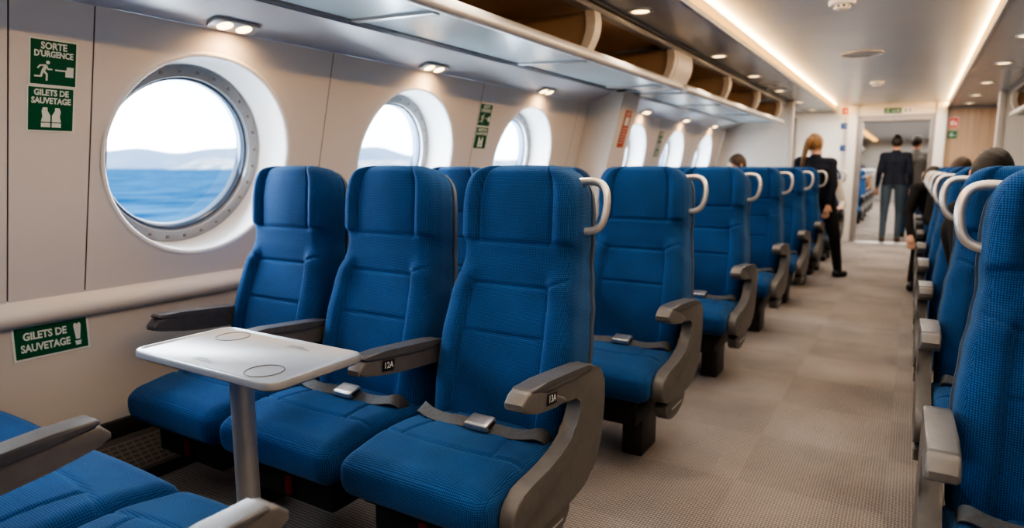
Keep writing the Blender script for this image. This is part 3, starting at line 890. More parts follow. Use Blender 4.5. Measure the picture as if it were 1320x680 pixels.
CW, CD = .250, .255           # cushion half width and half depth
def cushion_fn(p):
    x, y, z = p.x, p.y + CD, p.z
    top = sstep(-.01, .07, z)
    u = x / CW
    dz = .010 * (1 - u * u) * top
    dz -= .022 * sstep(.18, .0, y) * top                        # waterfall nose
    dz -= .020 * sstep(.22, .50, y)                             # dip to the back
    dz += .028 * sstep(.05, .30, y) * (1 - top)                 # underside slopes up towards the back
    g = 0
    yc = .155 + .03 * (u * u)
    g += gauss(y - yc, .006) * sstep(1.0, .9, abs(u))
    g += gauss(abs(x) - .135 - .02 * sstep(.3, .16, y), .006) * sstep(yc - .004, yc + .01, y)
    dz -= .0075 * g * top
    # softer edge roll of the front face
    yy = p.y - .012 * gauss(z - .0, .06) * sstep(.12, 0, y)
    # front seam line near the bottom edge
    return Vector((x * (1 + .012 * (1 - top)), yy + CD, z + dz + .358))
BL = .86                      # backrest length along its lean
TH = math.radians(12.5)
def bw(l):
    z = .38 + l * .976
    pts = [(.30, .222), (.42, .236), (.52, .243), (.66, .241), (.78, .231), (.87, .217), (.94, .209), (1.0, .213), (1.08, .213), (1.14, .208), (1.25, .202)]
    for (a, wa), (b, wb) in zip(pts, pts[1:]):
        if z <= b:
            t = (z - a) / (b - a); t = t * t * (3 - 2 * t); w = wa + (wb - wa) * t; break
    else: w = .20
    R = .10
    if l > BL - R: w = w - R + math.sqrt(max(0, R * R - (l - (BL - R)) ** 2))
    if l < .04: w = w - .03 + math.sqrt(max(0, .03 ** 2 - (.03 * (1 - l / .04)) ** 2))
    return max(w, .01)
def loft_back(nl, nf, ns, fn):
    """closed loft: fn(l, k-th loop point) -> (x, n); n forward is negative."""
    bm = bmesh.new()
    rows = []
    for i in range(nl + 1):
        t = i / nl
        l = BL * (t - .0 * math.sin(2 * PI * t))
        rows.append([bm.verts.new(p) for p in fn(l)])
    n = len(rows[0])
    for a, b in zip(rows, rows[1:]):
        for k in range(n): bm.faces.new([a[k], a[(k + 1) % n], b[(k + 1) % n], b[k]])
    bm.faces.new(rows[0][::-1]); bm.faces.new(rows[-1])
    return bm
def back_point(x, n, l):
    """local seat coordinates of a backrest point: n = distance behind the front reference plane."""
    # slight forward curve of the head
    c = -.020 * sstep(.52, .80, l) + .012 * gauss(l - .50, .14)
    n = n + c
    return Vector((x, .405 + l * math.sin(TH) + n * math.cos(TH), .375 + l * math.cos(TH) - n * math.sin(TH)))
THK = .150
def front_off(u, l):
    """how far the front face rises forward from the reference (positive forward)."""
    a = abs(u)
    lowz = 1 - sstep(.46, .54, l)
    head = sstep(.585, .625, l)
    mid = 1 - max(lowz, head)
    bol = sstep(.56, .74, a)
    f = 0
    f += lowz * (.026 * bol + .018 * gauss(l - .20, .16) * (1 - a * a))
    f += head * (.020 * sstep(.60, .80, a) + .014 * (1 - (u / .62) ** 2 if a < .62 else 0))
    f += .010 * mid * (1 - a * a)
    # seams
    g = 0
    edge_l = .47 + .055 * sstep(.58, .95, a)                    # diagonal shoulder seam
    if a < .60: g += gauss(l - .47, .0058)
    else: g += gauss(l - (.47 + .10 * (a - .60)), .0058) * sstep(.98, .90, a)
    g += gauss(l - .315, .0055) * (a < .605)
    g += gauss((a - (.615 + .05 * sstep(.2, 0, l))) * .24, .0050) * (1 - sstep(.465, .475, l))
    g += gauss(l - .605, .0065) * sstep(1.0, .93, a)
    g += gauss((a - .635) * .21, .0052) * sstep(.600, .612, l)
    f -= .0075 * min(g, 1.2)
    return f
def back_loop(l):
    w = bw(l)
    th = THK - .015 * sstep(.5, .8, l)
    rt = .040
    if l > BL - rt:
        k = math.sqrt(max(0, 1 - ((l - (BL - rt)) / rt) ** 2))
    else: k = 1
    fr0 = th * (1 - k) * .5
    out = []
    NF = 92
    rc = .055                                                  # front corner rounding
    for i in range(NF + 1):
        s = math.sin((i / NF - .5) * PI)                       # denser near edges
        u = .55 * s + .45 * (2 * i / NF - 1)
        x = u * w
        d = max(0, abs(x) - (w - rc)) / rc
        x *= 1 - .02 * sstep(.3, .7, l)
        r = rc * (1 - math.sqrt(max(0, 1 - min(1, d) ** 2)))
        n = fr0 + r - front_off(u, l) * (k if k < 1 else 1)
        out.append(back_point(x, n, l))
    wing = .020
    for i in range(1, 6):                                      # right side to the back
        t = i / 6
        n = fr0 + rc + (th - fr0 - rc - .02) * t - front_off(1, l) * (1 - t)
        out.append(back_point(w, n, l))
    NB = 18
    for i in range(NB + 1):
        u = 1 - 2 * i / NB
        x = u * (w - .004)
        d = max(0, abs(x) - (w - .022)) / .022
        n = th - fr0 - .018 * (1 - math.sqrt(max(0, 1 - min(1, d) ** 2)))
        out.append(back_point(x, n, l))
    for i in range(5, 0, -1):
        t = i / 6
        n = fr0 + rc + (th - fr0 - rc - .02) * t - front_off(-1, l) * (1 - t)
        out.append(back_point(-w, n, l))
    return out
def shell_loop(l):
    w = bw(min(l + .004, BL)) + .004
    th = THK - .015 * sstep(.5, .8, l)
    out = []
    for u in (-1, 1):
        out.append(back_point(u * w, th - .012, l))
    for i in range(13):
        u = 1 - 2 * i / 12
        out.append(back_point(u * w, th + .004 + .014 * (1 - u ** 4), l))
    return out

CACHE = {}
def part(name, key, builder, mats, parent, smooth=SH):
    if key in CACHE:
        o = bpy.data.objects.new(name, CACHE[key]); COL.objects.link(o); o.parent = parent
        return o
    o = obj(name, builder(), mats, parent, smooth)
    CACHE[key] = o.data
    return o

def arm_poly():      # cantilever armrest, (y, z)
    return smooth_poly([(.085, .610), (.128, .655), (.60, .620), (.60, .548), (.42, .562), (.24, .577), (.13, .598)], 1)
def pad_poly():
    return smooth_poly([(.112, .650), (.128, .664), (.44, .640), (.50, .630), (.47, .612), (.14, .640)], 1)
def side_poly():     # aisle side: armrest running down into an S-shaped support
    P = [(.075, .625), (.115, .660), (.46, .628), (.545, .612), (.582, .575), (.588, .50), (.566, .37), (.50, .285), (.40, .262), (.30, .262), (.20, .262), (.065, .285), (.035, .33), (.055, .385),
         (.12, .405), (.24, .412), (.36, .445), (.405, .50), (.425, .552), (.36, .562), (.22, .580), (.13, .600)]
    return smooth_poly(P, 2)
def belt_path(s):
    # right or left strap from the crease to the buckle
    return [(s * .225, .372, .405), (s * .222, .345, .440), (s * .205, .325, .452), (s * .17, .315, .446), (s * .12, .312, .441), (s * .055, .308, .446), (.02, .305, .449)]
def ribbon(pts, w, t=.0022):
    pts = [Vector(p) for p in pts]
    q = []
    for i in range(len(pts) - 1):
        p0, p1, p2, p3 = pts[max(i - 1, 0)], pts[i], pts[i + 1], pts[min(i + 2, len(pts) - 1)]
        for k in range(6):
            s = k / 6
            q.append(.5 * ((2 * p1) + (p2 - p0) * s + (2 * p0 - 5 * p1 + 4 * p2 - p3) * s * s + (3 * p1 - p0 - 3 * p2 + p3) * s ** 3))
    q.append(pts[-1])
    bm = bmesh.new()
    rows = []
    for i, p in enumerate(q):
        tn = (q[min(i + 1, len(q) - 1)] - q[max(i - 1, 0)]).normalized()
        side = Vector((0, .92, .38)); side = (side - tn * side.dot(tn)).normalized()
        nn = tn.cross(side).normalized()
        rows.append([bm.verts.new(p + side * a * w / 2 + nn * b * t) for a, b in ((-1, -1), (1, -1), (1, 1), (-1, 1))])
    for a, b in zip(rows, rows[1:]):
        for k in range(4): bm.faces.new([a[k], a[(k + 1) % 4], b[(k + 1) % 4], b[k]])
    bm.faces.new(rows[0][::-1]); bm.faces.new(rows[-1])
    return bm
def buckle_bm():
    bm = rounded_block((.040, .029, .012), .007, (8, 8, 6), None)
    bmesh.ops.rotate(bm, verts=bm.verts, cent=(0, 0, 0), matrix=Matrix.Rotation(math.radians(14), 3, 'X'))
    bmesh.ops.translate(bm, verts=bm.verts, vec=(.03, .300, .459))
    return bm
def buckle_slot():
    bm = box(-.002, .002, -.017, .017, -.0045, .0045)
    bmesh.ops.rotate(bm, verts=bm.verts, cent=(0, 0, 0), matrix=Matrix.Rotation(math.radians(14), 3, 'X'))
    bmesh.ops.translate(bm, verts=bm.verts, vec=(.0692, .300, .459))
    return bm

def seat(kind, x, y, label, group, rz=0.0, side=1, number=None, legs=(), wall_arm=False, handle=True):
    """kind: aisle, middle or window; side +1 when the aisle is at local +x."""
    root = empty('passenger_seat', (x, y, 0), rz); tag(root, label, 'seat', group)
    part('seat_cushion', 'cushion', lambda: rounded_block((CW, CD, .074), .046, (84, 84, 26), cushion_fn), M['fabric'], root, True)
    bk = part('backrest', 'back', lambda: loft_back(170, 0, 0, back_loop), M['fabric'], root, True)
    part('back_shell', 'shell', lambda: loft_back(50, 0, 0, shell_loop), M['shell'], root, SH)
    part('underseat_box', 'ubox', lambda: add_box(add_box(bmesh.new(), -.185, .185, .075, .46, .165, .285, .008), -.20, .20, .05, .48, .262, .30, .004), M['black'], root)
    part('life_vest_pull', 'pull', lambda: box(-.014, .014, .062, .074, .185, .250, .003), M['red'], root)
    sb = part('seat_belt', 'belt', lambda: ribbon(belt_path(1)[:-1] + [(.045, .303, .452)], .042), M['strap'], root)
    part('belt_strap', 'belt2', lambda: ribbon(belt_path(-1), .042), M['strap'], sb)
    bu = part('buckle', 'buckle', buckle_bm, M['silver'], sb)
    part('buckle_slot', 'bslot', buckle_slot, M['black'], sb)
    if kind == 'aisle':
        s = side
        x0, x1 = sorted((s * .256, s * .302))
        sf = part('side_support', 'side%d' % s, lambda: add_prism(bmesh.new(), side_poly(), x0, x1, 'x', .008, 3), M['frame_side'], root, math.radians(40))
        part('foot_cover', 'fcov%d' % s, lambda: add_prism(bmesh.new(), smooth_poly([(.10, .275), (.38, .275), (.35, .215), (.29, .185), (.17, .185), (.12, .215)], 2), *sorted((s * .245, s * .295)), 'x', .006, 2), M['frame_side'], sf)
        part('slot', 'fslot%d' % s, lambda: box(*sorted((s * .295, s * .2965)), .19, .32, .222, .228), M['silver'], sf)
        xa, xb = sorted((s * .248, s * .306))
        part('armrest_pad', 'apad%d' % s, lambda: add_prism(bmesh.new(), pad_poly(), xa, xb, 'x', .006, 3), M['pad'], root, math.radians(40))
        part('armrest_tip', 'atip%d' % s, lambda: add_prism(bmesh.new(), smooth_poly([(.070, .622), (.112, .660), (.15, .650), (.36, .565), (.22, .578), (.12, .596)], 1), xa, xb, 'x', .007, 3), M['frame'], root, math.radians(40))
        if handle:
            px = [(.17, 1.168), (.225, 1.172), (.256, 1.158), (.270, 1.120), (.268, 1.075), (.256, 1.040), (.23, 1.022), (.19, 1.019)]
            def hb():
                pts = []
                for hx, hz in smooth_poly(px, 2, False):
                    l = (hz - .375) / math.cos(TH)
                    v = back_point(hx + (.010 if s > 0 else -.006), .075, l); pts.append((s * v.x, v.y, v.z))
                return add_tube(bmesh.new(), pts, .0125, 14)
            part('grab_handle', 'handle%d' % s, hb, M['handle'], root, True)
        ax = s * .268
    else:
        s = side
        x0, x1 = sorted((s * .240, s * .292))
        part('armrest', 'arm%d' % s, lambda: add_prism(bmesh.new(), arm_poly(), x0, x1, 'x', .007, 3), M['frame'], root, math.radians(40))
        xa, xb = sorted((s * .238, s * .296))
        part('armrest_pad', 'mpad%d' % s, lambda: add_prism(bmesh.new(), pad_poly(), xa, xb, 'x', .005, 3), M['pad'], root, math.radians(40))
    if wall_arm:
        s2 = -side
        x2, x3 = sorted((s2 * .205, s2 * .255))
        part('armrest', 'warm%d' % s2, lambda: add_prism(bmesh.new(), arm_poly(), x2, x3, 'x', .007, 3), M['pad'], root, math.radians(40))
        part('armrest_pad', 'wpad%d' % s2, lambda: add_prism(bmesh.new(), pad_poly(), *sorted((s2 * .203, s2 * .257)), 'x', .005, 3), M['pad'], root, math.radians(40))
    for lx in legs:
        part('leg', 'leg%.3f' % lx, lambda: box(lx - .045, lx + .045, .17, .35, 0, .285, .008), M['leg'], root)
    if number:
        xf = (x1 if side > 0 else x0)
        m = plane_matrix((.2975 if kind == 'aisle' else .2945, .205 if kind == 'aisle' else .17, .603 if kind == 'aisle' else .612), (0, -1, 0), (0, 0, 1)) if False else plane_matrix(((.307 if kind == 'aisle' else .295), (.225 if kind == 'aisle' else .215), (.608 if kind == 'aisle' else .612)), (0, 1, -.10), (0, .10, 1))
        pl = empty('number_plate', mat=m)
        pl.parent = root
        o = obj('plate', box(-.026, .026, -.0155, .0155, 0, .0014, .0006, 1), M['signblack'], None)
        o.matrix_local = m; o.parent = root; o.name = 'number_plate'
        bpy.data.objects.remove(pl)
        t = lettering(number, .027, M['signwhite'], o, (0, 0, .0013), .92, .0004)
    return root

GL = 'blue passenger seats left of the aisle'
ROWS = [1.22, 2.33, 3.55, 4.79, 5.99, 7.10, 8.28, 9.48]
ORD = ['first', 'second', 'third', 'fourth', 'fifth', 'sixth', 'seventh', 'eighth']
XA, XM, XW = -1.064, -1.603, -2.135
SEATS = {}
for k, y in enumerate(ROWS):
    if k == 0: la, lm, lw = 'blue aisle seat marked 13A nearest the camera behind the table', 'blue middle seat with 12A armrest behind the table', 'brightly lit blue window seat beside the nearest round window'
    else:
        la = 'blue aisle seat with silver grab handle in the %s row left of the aisle' % ORD[k]
        lm = 'blue middle seat in the %s row left of the aisle' % ORD[k]
        lw = 'blue window seat in the %s row left of the aisle' % ORD[k]
    seat('aisle', XA, y, la, GL, 0, 1, '13A' if k == 0 else None, (.135,))
    if k < 7:
        seat('middle', XM, y, lm, GL, 0, 1, '12A' if k == 0 else None, ())
        if k != 3: seat('window', XW, y, lw, GL, 0, 1, None, (.20,), True)
# row across the table, facing away from the camera
GF = 'blue seats facing the table, backs to the camera'
YF = .865
F1 = seat('aisle', -1.17, YF, 'blue aisle seat facing the table at the bottom edge of the photo', GF, PI, -1, None, ())
F2 = seat('middle', -1.685, YF, 'blue middle seat facing the table at bottom left, armrest beside it', GF, PI, -1, None, (.1,))
F3 = seat('window', -2.22, YF, 'blue window seat cushion at the left edge below the green sign', GF, PI, -1, None, (-.15,))
for ch in list(F3.children):
    if ch.name.startswith('armrest'): bpy.data.objects.remove(ch)
for r_ in (F1, F2, F3):
    r_.location.y -= .09
    for ch in r_.children:
        if not ch.name.startswith('leg'): ch.location.z += .03
        if r_ is F2 and ch.name.startswith('back'): ch.location.y -= .05
        if r_ is F1 and ch.name.startswith(('arm', 'side', 'number')): ch.location.z -= .04
        if ch.name.startswith(('seat_cushion', 'underseat', 'life_vest')): ch.location.y -= .07; ch.location.z += .02
# right block, aisle seats
GR = 'blue aisle seats right of the aisle'
RROWS = [1.33, 2.41, 3.40, 4.40, 5.42, 6.62, 7.75, 8.75]
for k, y in enumerate(RROWS):
    lab = 'blue aisle seat nearest the camera at the right edge' if k == 0 else 'blue aisle seat with silver handle in the %s row right of the aisle' % ORD[k]
    seat('aisle', .368, y, lab, GR, 0, -1, None, (-.135,))
# seats in the far cabin
for k, y in enumerate((14.6, 15.8, 17.0, 18.2)):
    seat('aisle', -1.10, y, 'blue aisle seat in the %s row of the cabin beyond the doorway' % ORD[k], 'blue seats beyond the far doorway', 0, 1, None, (.135,))

# ------------------------------------------------------------------ table
def rrect(hx, hy, r, n=8):
    pts = []
    for cx, cy, a0 in ((hx - r, hy - r, 0), (-hx + r, hy - r, 90), (-hx + r, -hy + r, 180), (hx - r, -hy + r, 270)):
        for k in range(n + 1):
            a = math.radians(a0 + 90 * k / n); pts.append((cx + r * math.cos(a), cy + r * math.sin(a)))
    return pts
T = empty('folding_table', (-1.472, 1.07, 0)); tag(T, 'pale grey tray table with rounded corners and cup rings on a metal pole', 'table')
bm = bmesh.new()
def loop(hx, hy, r, z): return [bm.verts.new((x, y, z)) for x, y in rrect(hx, hy, r)]
HX, HY = .285, .152
L = [loop(HX - .008, HY - .008, .035, .697), loop(HX, HY, .04, .703), loop(HX, HY, .04, .716), loop(HX - .003, HY - .003, .038, .7205), loop(HX - .007, HY - .007, .035, .7205), loop(HX - .011, HY - .011, .032, .7172)]
for a, b in zip(L, L[1:]):
    for k in range(len(a)): bm.faces.new([a[k], a[(k + 1) % len(a)], b[(k + 1) % len(a)], b[k]])
bm.faces.new(L[0][::-1]); f = bm.faces.new(L[-1]); f.material_index = 0
tt = obj('tabletop', bm, [M['table']], T, math.radians(45))
for cx, cy in ((-.175, .085), (.175, -.082)):
    bm = bmesh.new()
    pts = [(cx + .046 * math.cos(a), cy + .046 * math.sin(a)) for a in (2 * PI * k / 40 for k in range(41))]
    add_tube(bm, [(x, y, .7174) for x, y in pts[:-1]] + [(pts[0][0], pts[0][1], .7174)], .0016, 6, False)
    obj('cup_ring', bm, M['mark'], tt)
    bm = bmesh.new()
for x, y, w in ((.09, .10, .09), (-.03, -.10, .085)):
    bm = bmesh.new()
    for q in range(3):
        stroke(bm, (x - w / 2, y + .008 * (q - 1)), (x + w / 2 - .02 * q, y + .008 * (q - 1)), .003, .7177)
    obj('printed_mark', bm, M['mark'], tt, False)
obj('pole', add_lathe(bmesh.new(), [(.031, .012), (.031, .66), (.045, .682), (.05, .699)], 40, (-.030, 0, 0)), M['pole'], T)
obj('base_plate', add_lathe(bmesh.new(), [(.09, 0), (.09, .006), (.05, .014), (.03, .016)], 40, (-.030, 0, 0)), M['pole'], T)

# ------------------------------------------------------------------ people
def capsule(bm, a, b, ra, rb, seg=14):
    a, b = Vector(a), Vector(b)
    d = b - a; L = d.length
    t = d.normalized() if L > 1e-6 else Vector((0, 0, 1))
    pts, rs = [], []
    for k in range(5):
        an = PI / 2 * (1 - k / 5); pts.append(a - t * ra * math.sin(an)); rs.append(max(.0008, ra * math.cos(an)))
    for k in range(5):
        s = k / 4; pts.append(a + d * s); rs.append(ra + (rb - ra) * s)
    for k in range(1, 6):
        an = PI / 2 * k / 5; pts.append(b + t * rb * math.sin(an)); rs.append(max(.0008, rb * math.cos(an)))
    add_tube(bm, pts, rs, seg)

def person(name, label, J, look, cols, hair_kind, loc=(0, 0, 0), rz=0.0, cat='person', scale=1.0, face=True):
    """J: joints in local metres; cols: dict top, legs, shoe, skin, hair."""
    root = empty(name, loc, rz); tag(root, label, cat); root.scale = (scale,) * 3
    V = {k: Vector(v) for k, v in J.items()}
    bones = []                                                # a, b, ra, rb, zone
    def bone(a, b, ra, rb, z): bones.append((Vector(a), Vector(b), ra, rb, z))
    pel, ch, nk, hd = V['pelvis'], V['chest'], V['neck'], V['head']
    side = (V['shL'] - V['shR']).normalized()
    hside = (V['hipL'] - V['hipR']).normalized()
    for s in (-1, 1):
        bone(pel + hside * s * .075, pel + (ch - pel) * .5 + side * s * .055, .105, .095, 0)
        bone(pel + (ch - pel) * .5 + side * s * .06, ch + side * s * .085, .097, .105, 0)
    bone(ch, nk, .10, .062, 0)
    bone(V['shL'], V['shR'], .066, .066, 0)
    bone(nk, hd - Vector((0, 0, .04)), .054, .052, 2)
    look = Vector(look).normalized()
    for q in 'LR':
        bone(V['sh' + q], V['el' + q], .060, .048, 0)
        bone(V['el' + q], V['ha' + q], .046, .033, 0)
        bone(V['hip' + q], V['kn' + q], .088, .062, 1)
        bone(V['kn' + q], V['an' + q], .060, .044, 1)
        d = (V['ha' + q] - V['el' + q]).normalized()
        w = V['ha' + q] + d * .02
        across = d.cross(Vector((0, 0, 1)) if abs(d.z) < .8 else look).normalized()
        thumb = across * (1 if q == 'L' else -1)
        bone(w, w + d * .075, .026, .030, 2)
        bend = (d * .9 + Vector((0, 0, -.35)) + look * .15).normalized()
        for f, (o, ln) in enumerate(((-.030, .058), (-.010, .070), (.011, .066), (.031, .050))):
            b0 = w + d * .085 + across * o
            b1 = b0 + (d + across * o * 4).normalized() * ln * .5
            bone(b0, b1, .0095, .009, 2); bone(b1, b1 + bend * ln * .5, .009, .0075, 2)
        bone(w + d * .02 + thumb * .026, w + d * .065 + thumb * .055, .011, .010, 2)
        ft = V['toe' + q] - V['an' + q]; ft.z = 0
        h = V['an' + q].copy(); h.z = V['an' + q].z - .045
        bone(h - ft.normalized() * .03, h + ft * .75 + Vector((0, 0, -.012)), .040, .036, 3)
    bm = bmesh.new()
    for a, b, ra, rb, z in bones: capsule(bm, a, b, ra, rb)
    # head: egg with brow, nose, chin and ears
    up0 = (hd - nk).normalized(); up = (Vector((0, 0, 1)) * .55 + up0 * .45).normalized()
    lk = (look - up * look.dot(up)).normalized(); sd = lk.cross(up).normalized()
    def H(x, y, z): return hd + sd * x + lk * y + up * z
    e = bmesh.ops.create_icosphere(bm, subdivisions=3, radius=1)
    for v in e['verts']:
        p = v.co.copy(); t = p.z
        w = .076 * (1 - .22 * max(0, -t) ** 1.5)
        v.co = H(p.x * w, p.y * .094 * (1 - .12 * max(0, -t)) + .008, p.z * .118)
    capsule(bm, H(0, .093, .012), H(0, .112, -.028), .010, .016)      # nose
    capsule(bm, H(-.022, .082, -.088), H(.022, .082, -.088), .02, .02)  # chin
    capsule(bm, H(-.02, .094, -.058), H(.02, .094, -.058), .010, .010)  # lips
    for s in (-1, 1): capsule(bm, H(s * .078, -.002, .018), H(s * .078, -.004, -.022), .014, .010)
    me = bm_mesh(bm, 'body_raw')
    o = bpy.data.objects.new('tmp', me); COL.objects.link(o)
    r = o.modifiers.new('r', 'REMESH'); r.mode = 'VOXEL'; r.voxel_size = .0085
    sm = o.modifiers.new('s', 'SMOOTH'); sm.factor = .5; sm.iterations = 3
    dg = bpy.context.evaluated_depsgraph_get()
    me2 = bpy.data.meshes.new_from_object(o.evaluated_get(dg)); me2.name = 'body'
    bpy.data.objects.remove(o)
    body = link('body', me2, [cols['top'], cols['legs'], cols['skin'], cols['shoe']], root, True)
    neck_h = (hd - nk).length
    for p in me2.polygons:
        c = p.center
        best, bz = 1e9, 0
        for a, b, ra, rb, z in bones:
            ab = b - a; L2 = ab.length_squared
            t = max(0, min(1, (c - a).dot(ab) / L2)) if L2 > 0 else 0
            dd = (c - (a + ab * t)).length - (ra + (rb - ra) * t)
            if dd < best: best, bz = dd, z
        if (c - hd).length < .135: bz = 2
        if bz == 0 and (c - pel).dot((ch - pel).normalized()) < -.02: bz = 1
        p.material_index = bz
    # hair as a cap or longer
    bm = bmesh.new()
    e = bmesh.ops.create_icosphere(bm, subdivisions=4, radius=1)
    for v in e['verts']:
        p = v.co.copy()
        v.co = H(p.x * .084, p.y * .103 - .004, p.z * .118 + .010) + up * .004 * math.sin(p.x * 23 + p.y * 17)
    pa_, pb_ = H(0, .085, .040), H(0, -.10, -.075)
    nn_ = (sd.cross(pa_ - pb_)).normalized()
    if nn_.dot(up) > 0: nn_ = -nn_
    bmesh.ops.bisect_plane(bm, geom=list(bm.verts) + list(bm.edges) + list(bm.faces), plane_co=pa_, plane_no=nn_, clear_outer=True)
    r_ = bmesh.ops.solidify(bm, geom=list(bm.faces), thickness=.006)
    hair = obj('hair', bm, cols['hair'], root, True)
    if hair_kind == 'ponytail':
        bm = bmesh.new()
        pts = [H(0, -.09, .05), H(0, -.135, .04), H(-.02, -.15, -.03), H(-.05, -.145, -.13), H(-.08, -.12, -.22), H(-.10, -.10, -.27)]
        add_tube(bm, smooth_poly(pts, 2, False), [.030 + .012 * math.sin(PI * k / 22) - .001 * k for k in range(len(smooth_poly(pts, 2, False)))], 12)
        obj('ponytail', bm, cols['hair'], root, True)
    if face:
        for s in (-1, 1):
            bm = bmesh.new(); bmesh.ops.create_uvsphere(bm, u_segments=12, v_segments=8, radius=.0115)
            bmesh.ops.translate(bm, verts=bm.verts, vec=H(s * .031, .088, .012))
            obj('eye', bm, M['signwhite'], root, True)
            bm = bmesh.new(); bmesh.ops.create_uvsphere(bm, u_segments=10, v_segments=6, radius=.006)
            bmesh.ops.translate(bm, verts=bm.verts, vec=H(s * .031, .096, .012))
            obj('pupil', bm, M['signblack'], root, True)
    return root

def standing(lean=0.0, step=.0, armout=0.0):
    return dict(pelvis=(0, 0, .94), chest=(lean, 0, 1.30), neck=(lean * 1.2, 0, 1.46), head=(lean * 1.35, .015, 1.60),
                shL=(.165 + lean, 0, 1.385), shR=(-.165 + lean, 0, 1.385), elL=(.215 + lean, -.03, 1.12), elR=(-.215 + lean, -.03, 1.12),
                haL=(.235 + lean, .06, .90), haR=(-.235 + lean, .06, .90),
                hipL=(.095, 0, .90), hipR=(-.095, 0, .90), knL=(.105, .04 + step, .49), knR=(-.105, .04 - step, .49),
                anL=(.105, -.01 + step * 1.2, .085), anR=(-.105, -.01 - step * 1.6, .085), toeL=(.12, .16 + step, .05), toeR=(-.12, .16 - step, .05))
def seated(bow=0.0, armout=False, lean=0.0):
    # faces local -y; pelvis on a .43 seat, back against the backrest
    d = dict(pelvis=(0, .30, .53), chest=(lean, .32 - bow * .5, .90), neck=(lean * 1.2, .30 - bow, 1.06), head=(lean * 1.3, .255 - bow * 1.5, 1.185 - bow * .3),
             shL=(-.165 + lean, .32 - bow * .7, .99), shR=(.165 + lean, .32 - bow * .7, .99), elL=(-.20 + lean, .20 - bow, .74), elR=(.20 + lean, .20 - bow, .74),
             haL=(-.09, .0, .66), haR=(.09, .0, .66), hipL=(-.095, .28, .53), hipR=(.095, .28, .53), knL=(-.12, -.14, .53), knR=(.12, -.14, .53),
             anL=(-.12, -.18, .10), anR=(.12, -.18, .10), toeL=(-.13, -.35, .05), toeR=(.13, -.35, .05))
    return d
def cl(top, legs, shoe, hair): return dict(top=M[top], legs=M[legs], shoe=M[shoe], skin=M['skin'], hair=M[hair])

J = standing(0, .05)
person('person', 'person in a navy jumper and grey-blue jeans walking away through the far doorway', J, (0, 1, 0), cl('navy', 'denim', 'shoe', 'hair_d'), 'short', (-.26, 12.35, 0), 0)
person('person', 'person in a grey top and blue jeans beyond the doorway, second figure', standing(0, .03), (.35, 1, 0), cl('greyc', 'denimb', 'shoeb', 'hair_d'), 'short', (.02, 13.35, 0), -.1, scale=1.02)
# woman with a ponytail standing between rows, one foot in the aisle
J = dict(pelvis=(.10, 0, .87), chest=(.06, -.02, 1.17), neck=(.05, -.02, 1.31), head=(.03, .02, 1.45), shL=(.21, -.04, 1.245), shR=(-.11, .0, 1.26), elL=(.25, -.10, 1.01), elR=(-.17, .03, 1.00),
         haL=(.22, -.14, .82), haR=(-.15, .16, .86), hipL=(.19, 0, .84), hipR=(.01, 0, .84), knL=(.29, -.02, .46), knR=(.04, .03, .46), anL=(.34, .03, .085), anR=(.05, .04, .085), toeL=(.42, .16, .05), toeR=(.06, .22, .05))
person('person', 'person with long blond-brown ponytail in dark clothes standing between the seat rows', J, (.35, 1, 0), cl('navy', 'blackc', 'shoeb', 'hair_l'), 'ponytail', (-.98, 7.98, 0), 0)
# seated
J = seated(.05, lean=-.04)
J.update(shL=(-.15, .29, .99), elL=(-.13, .10, .74), elR=(.13, .10, .74), knL=(-.07, -.12, .53), anL=(-.07, -.12, .10), toeL=(-.07, -.30, .05), haL=(-.06, .0, .66))
person('person', 'person with dark hair bowed forward in the third row right of the aisle', J, (0, -1, -1.0), cl('blackc', 'blackc', 'shoeb', 'hair_d'), 'short', (.36, RROWS[2] + .14, 0), 0, scale=.995)
J = seated(.05)
person('person', 'person with short brown hair seated further back right of the aisle', J, (0, -1, -1.0), cl('blackc', 'denim', 'shoeb', 'hair_b'), 'short', (.35, RROWS[5] + .12, 0), 0, scale=1.0)
J = seated(.30, lean=-.15)
J['elL'] = (-.37, .02, .74); J['haL'] = (-.34, -.14, .54); J['anL'] = (-.29, -.22, .10); J['toeL'] = (-.31, -.38, .05); J['knL'] = (-.26, -.14, .53)
person('person', 'person in a black jacket leaning out into the aisle from the right seats', J, (0, -1, -.8), cl('blackc', 'blackc', 'shoeb', 'hair_d'), 'short', (.36, RROWS[6], 0), 0)
J = seated(.0)
person('person', 'person with brown hair seated by the far windows, only head above the seats', J, (-.7, -.7, -.1), cl('navy', 'denim', 'shoeb', 'hair_b'), 'short', (XM - .05, ROWS[5] + .08, 0), 0, scale=1.03)
J = seated(.02); J['elR'] = (.27, .20, .72); J['haR'] = (.27, -.05, .70)
person('person', 'person with grey hair and beige sleeve seated in the last row left of the aisle', J, (0, -1, -.2), cl('beige', 'denim', 'shoeb', 'hair_g'), 'short', (XA + .02, ROWS[7] + .08, 0), 0)
J = seated(.02)
person('person', 'person in a brown top seated in the cabin beyond the doorway', J, (0, -1, -.2), cl('brownc', 'denim', 'shoeb', 'hair_d'), 'short', (-1.04, 17.1, 0), 0)

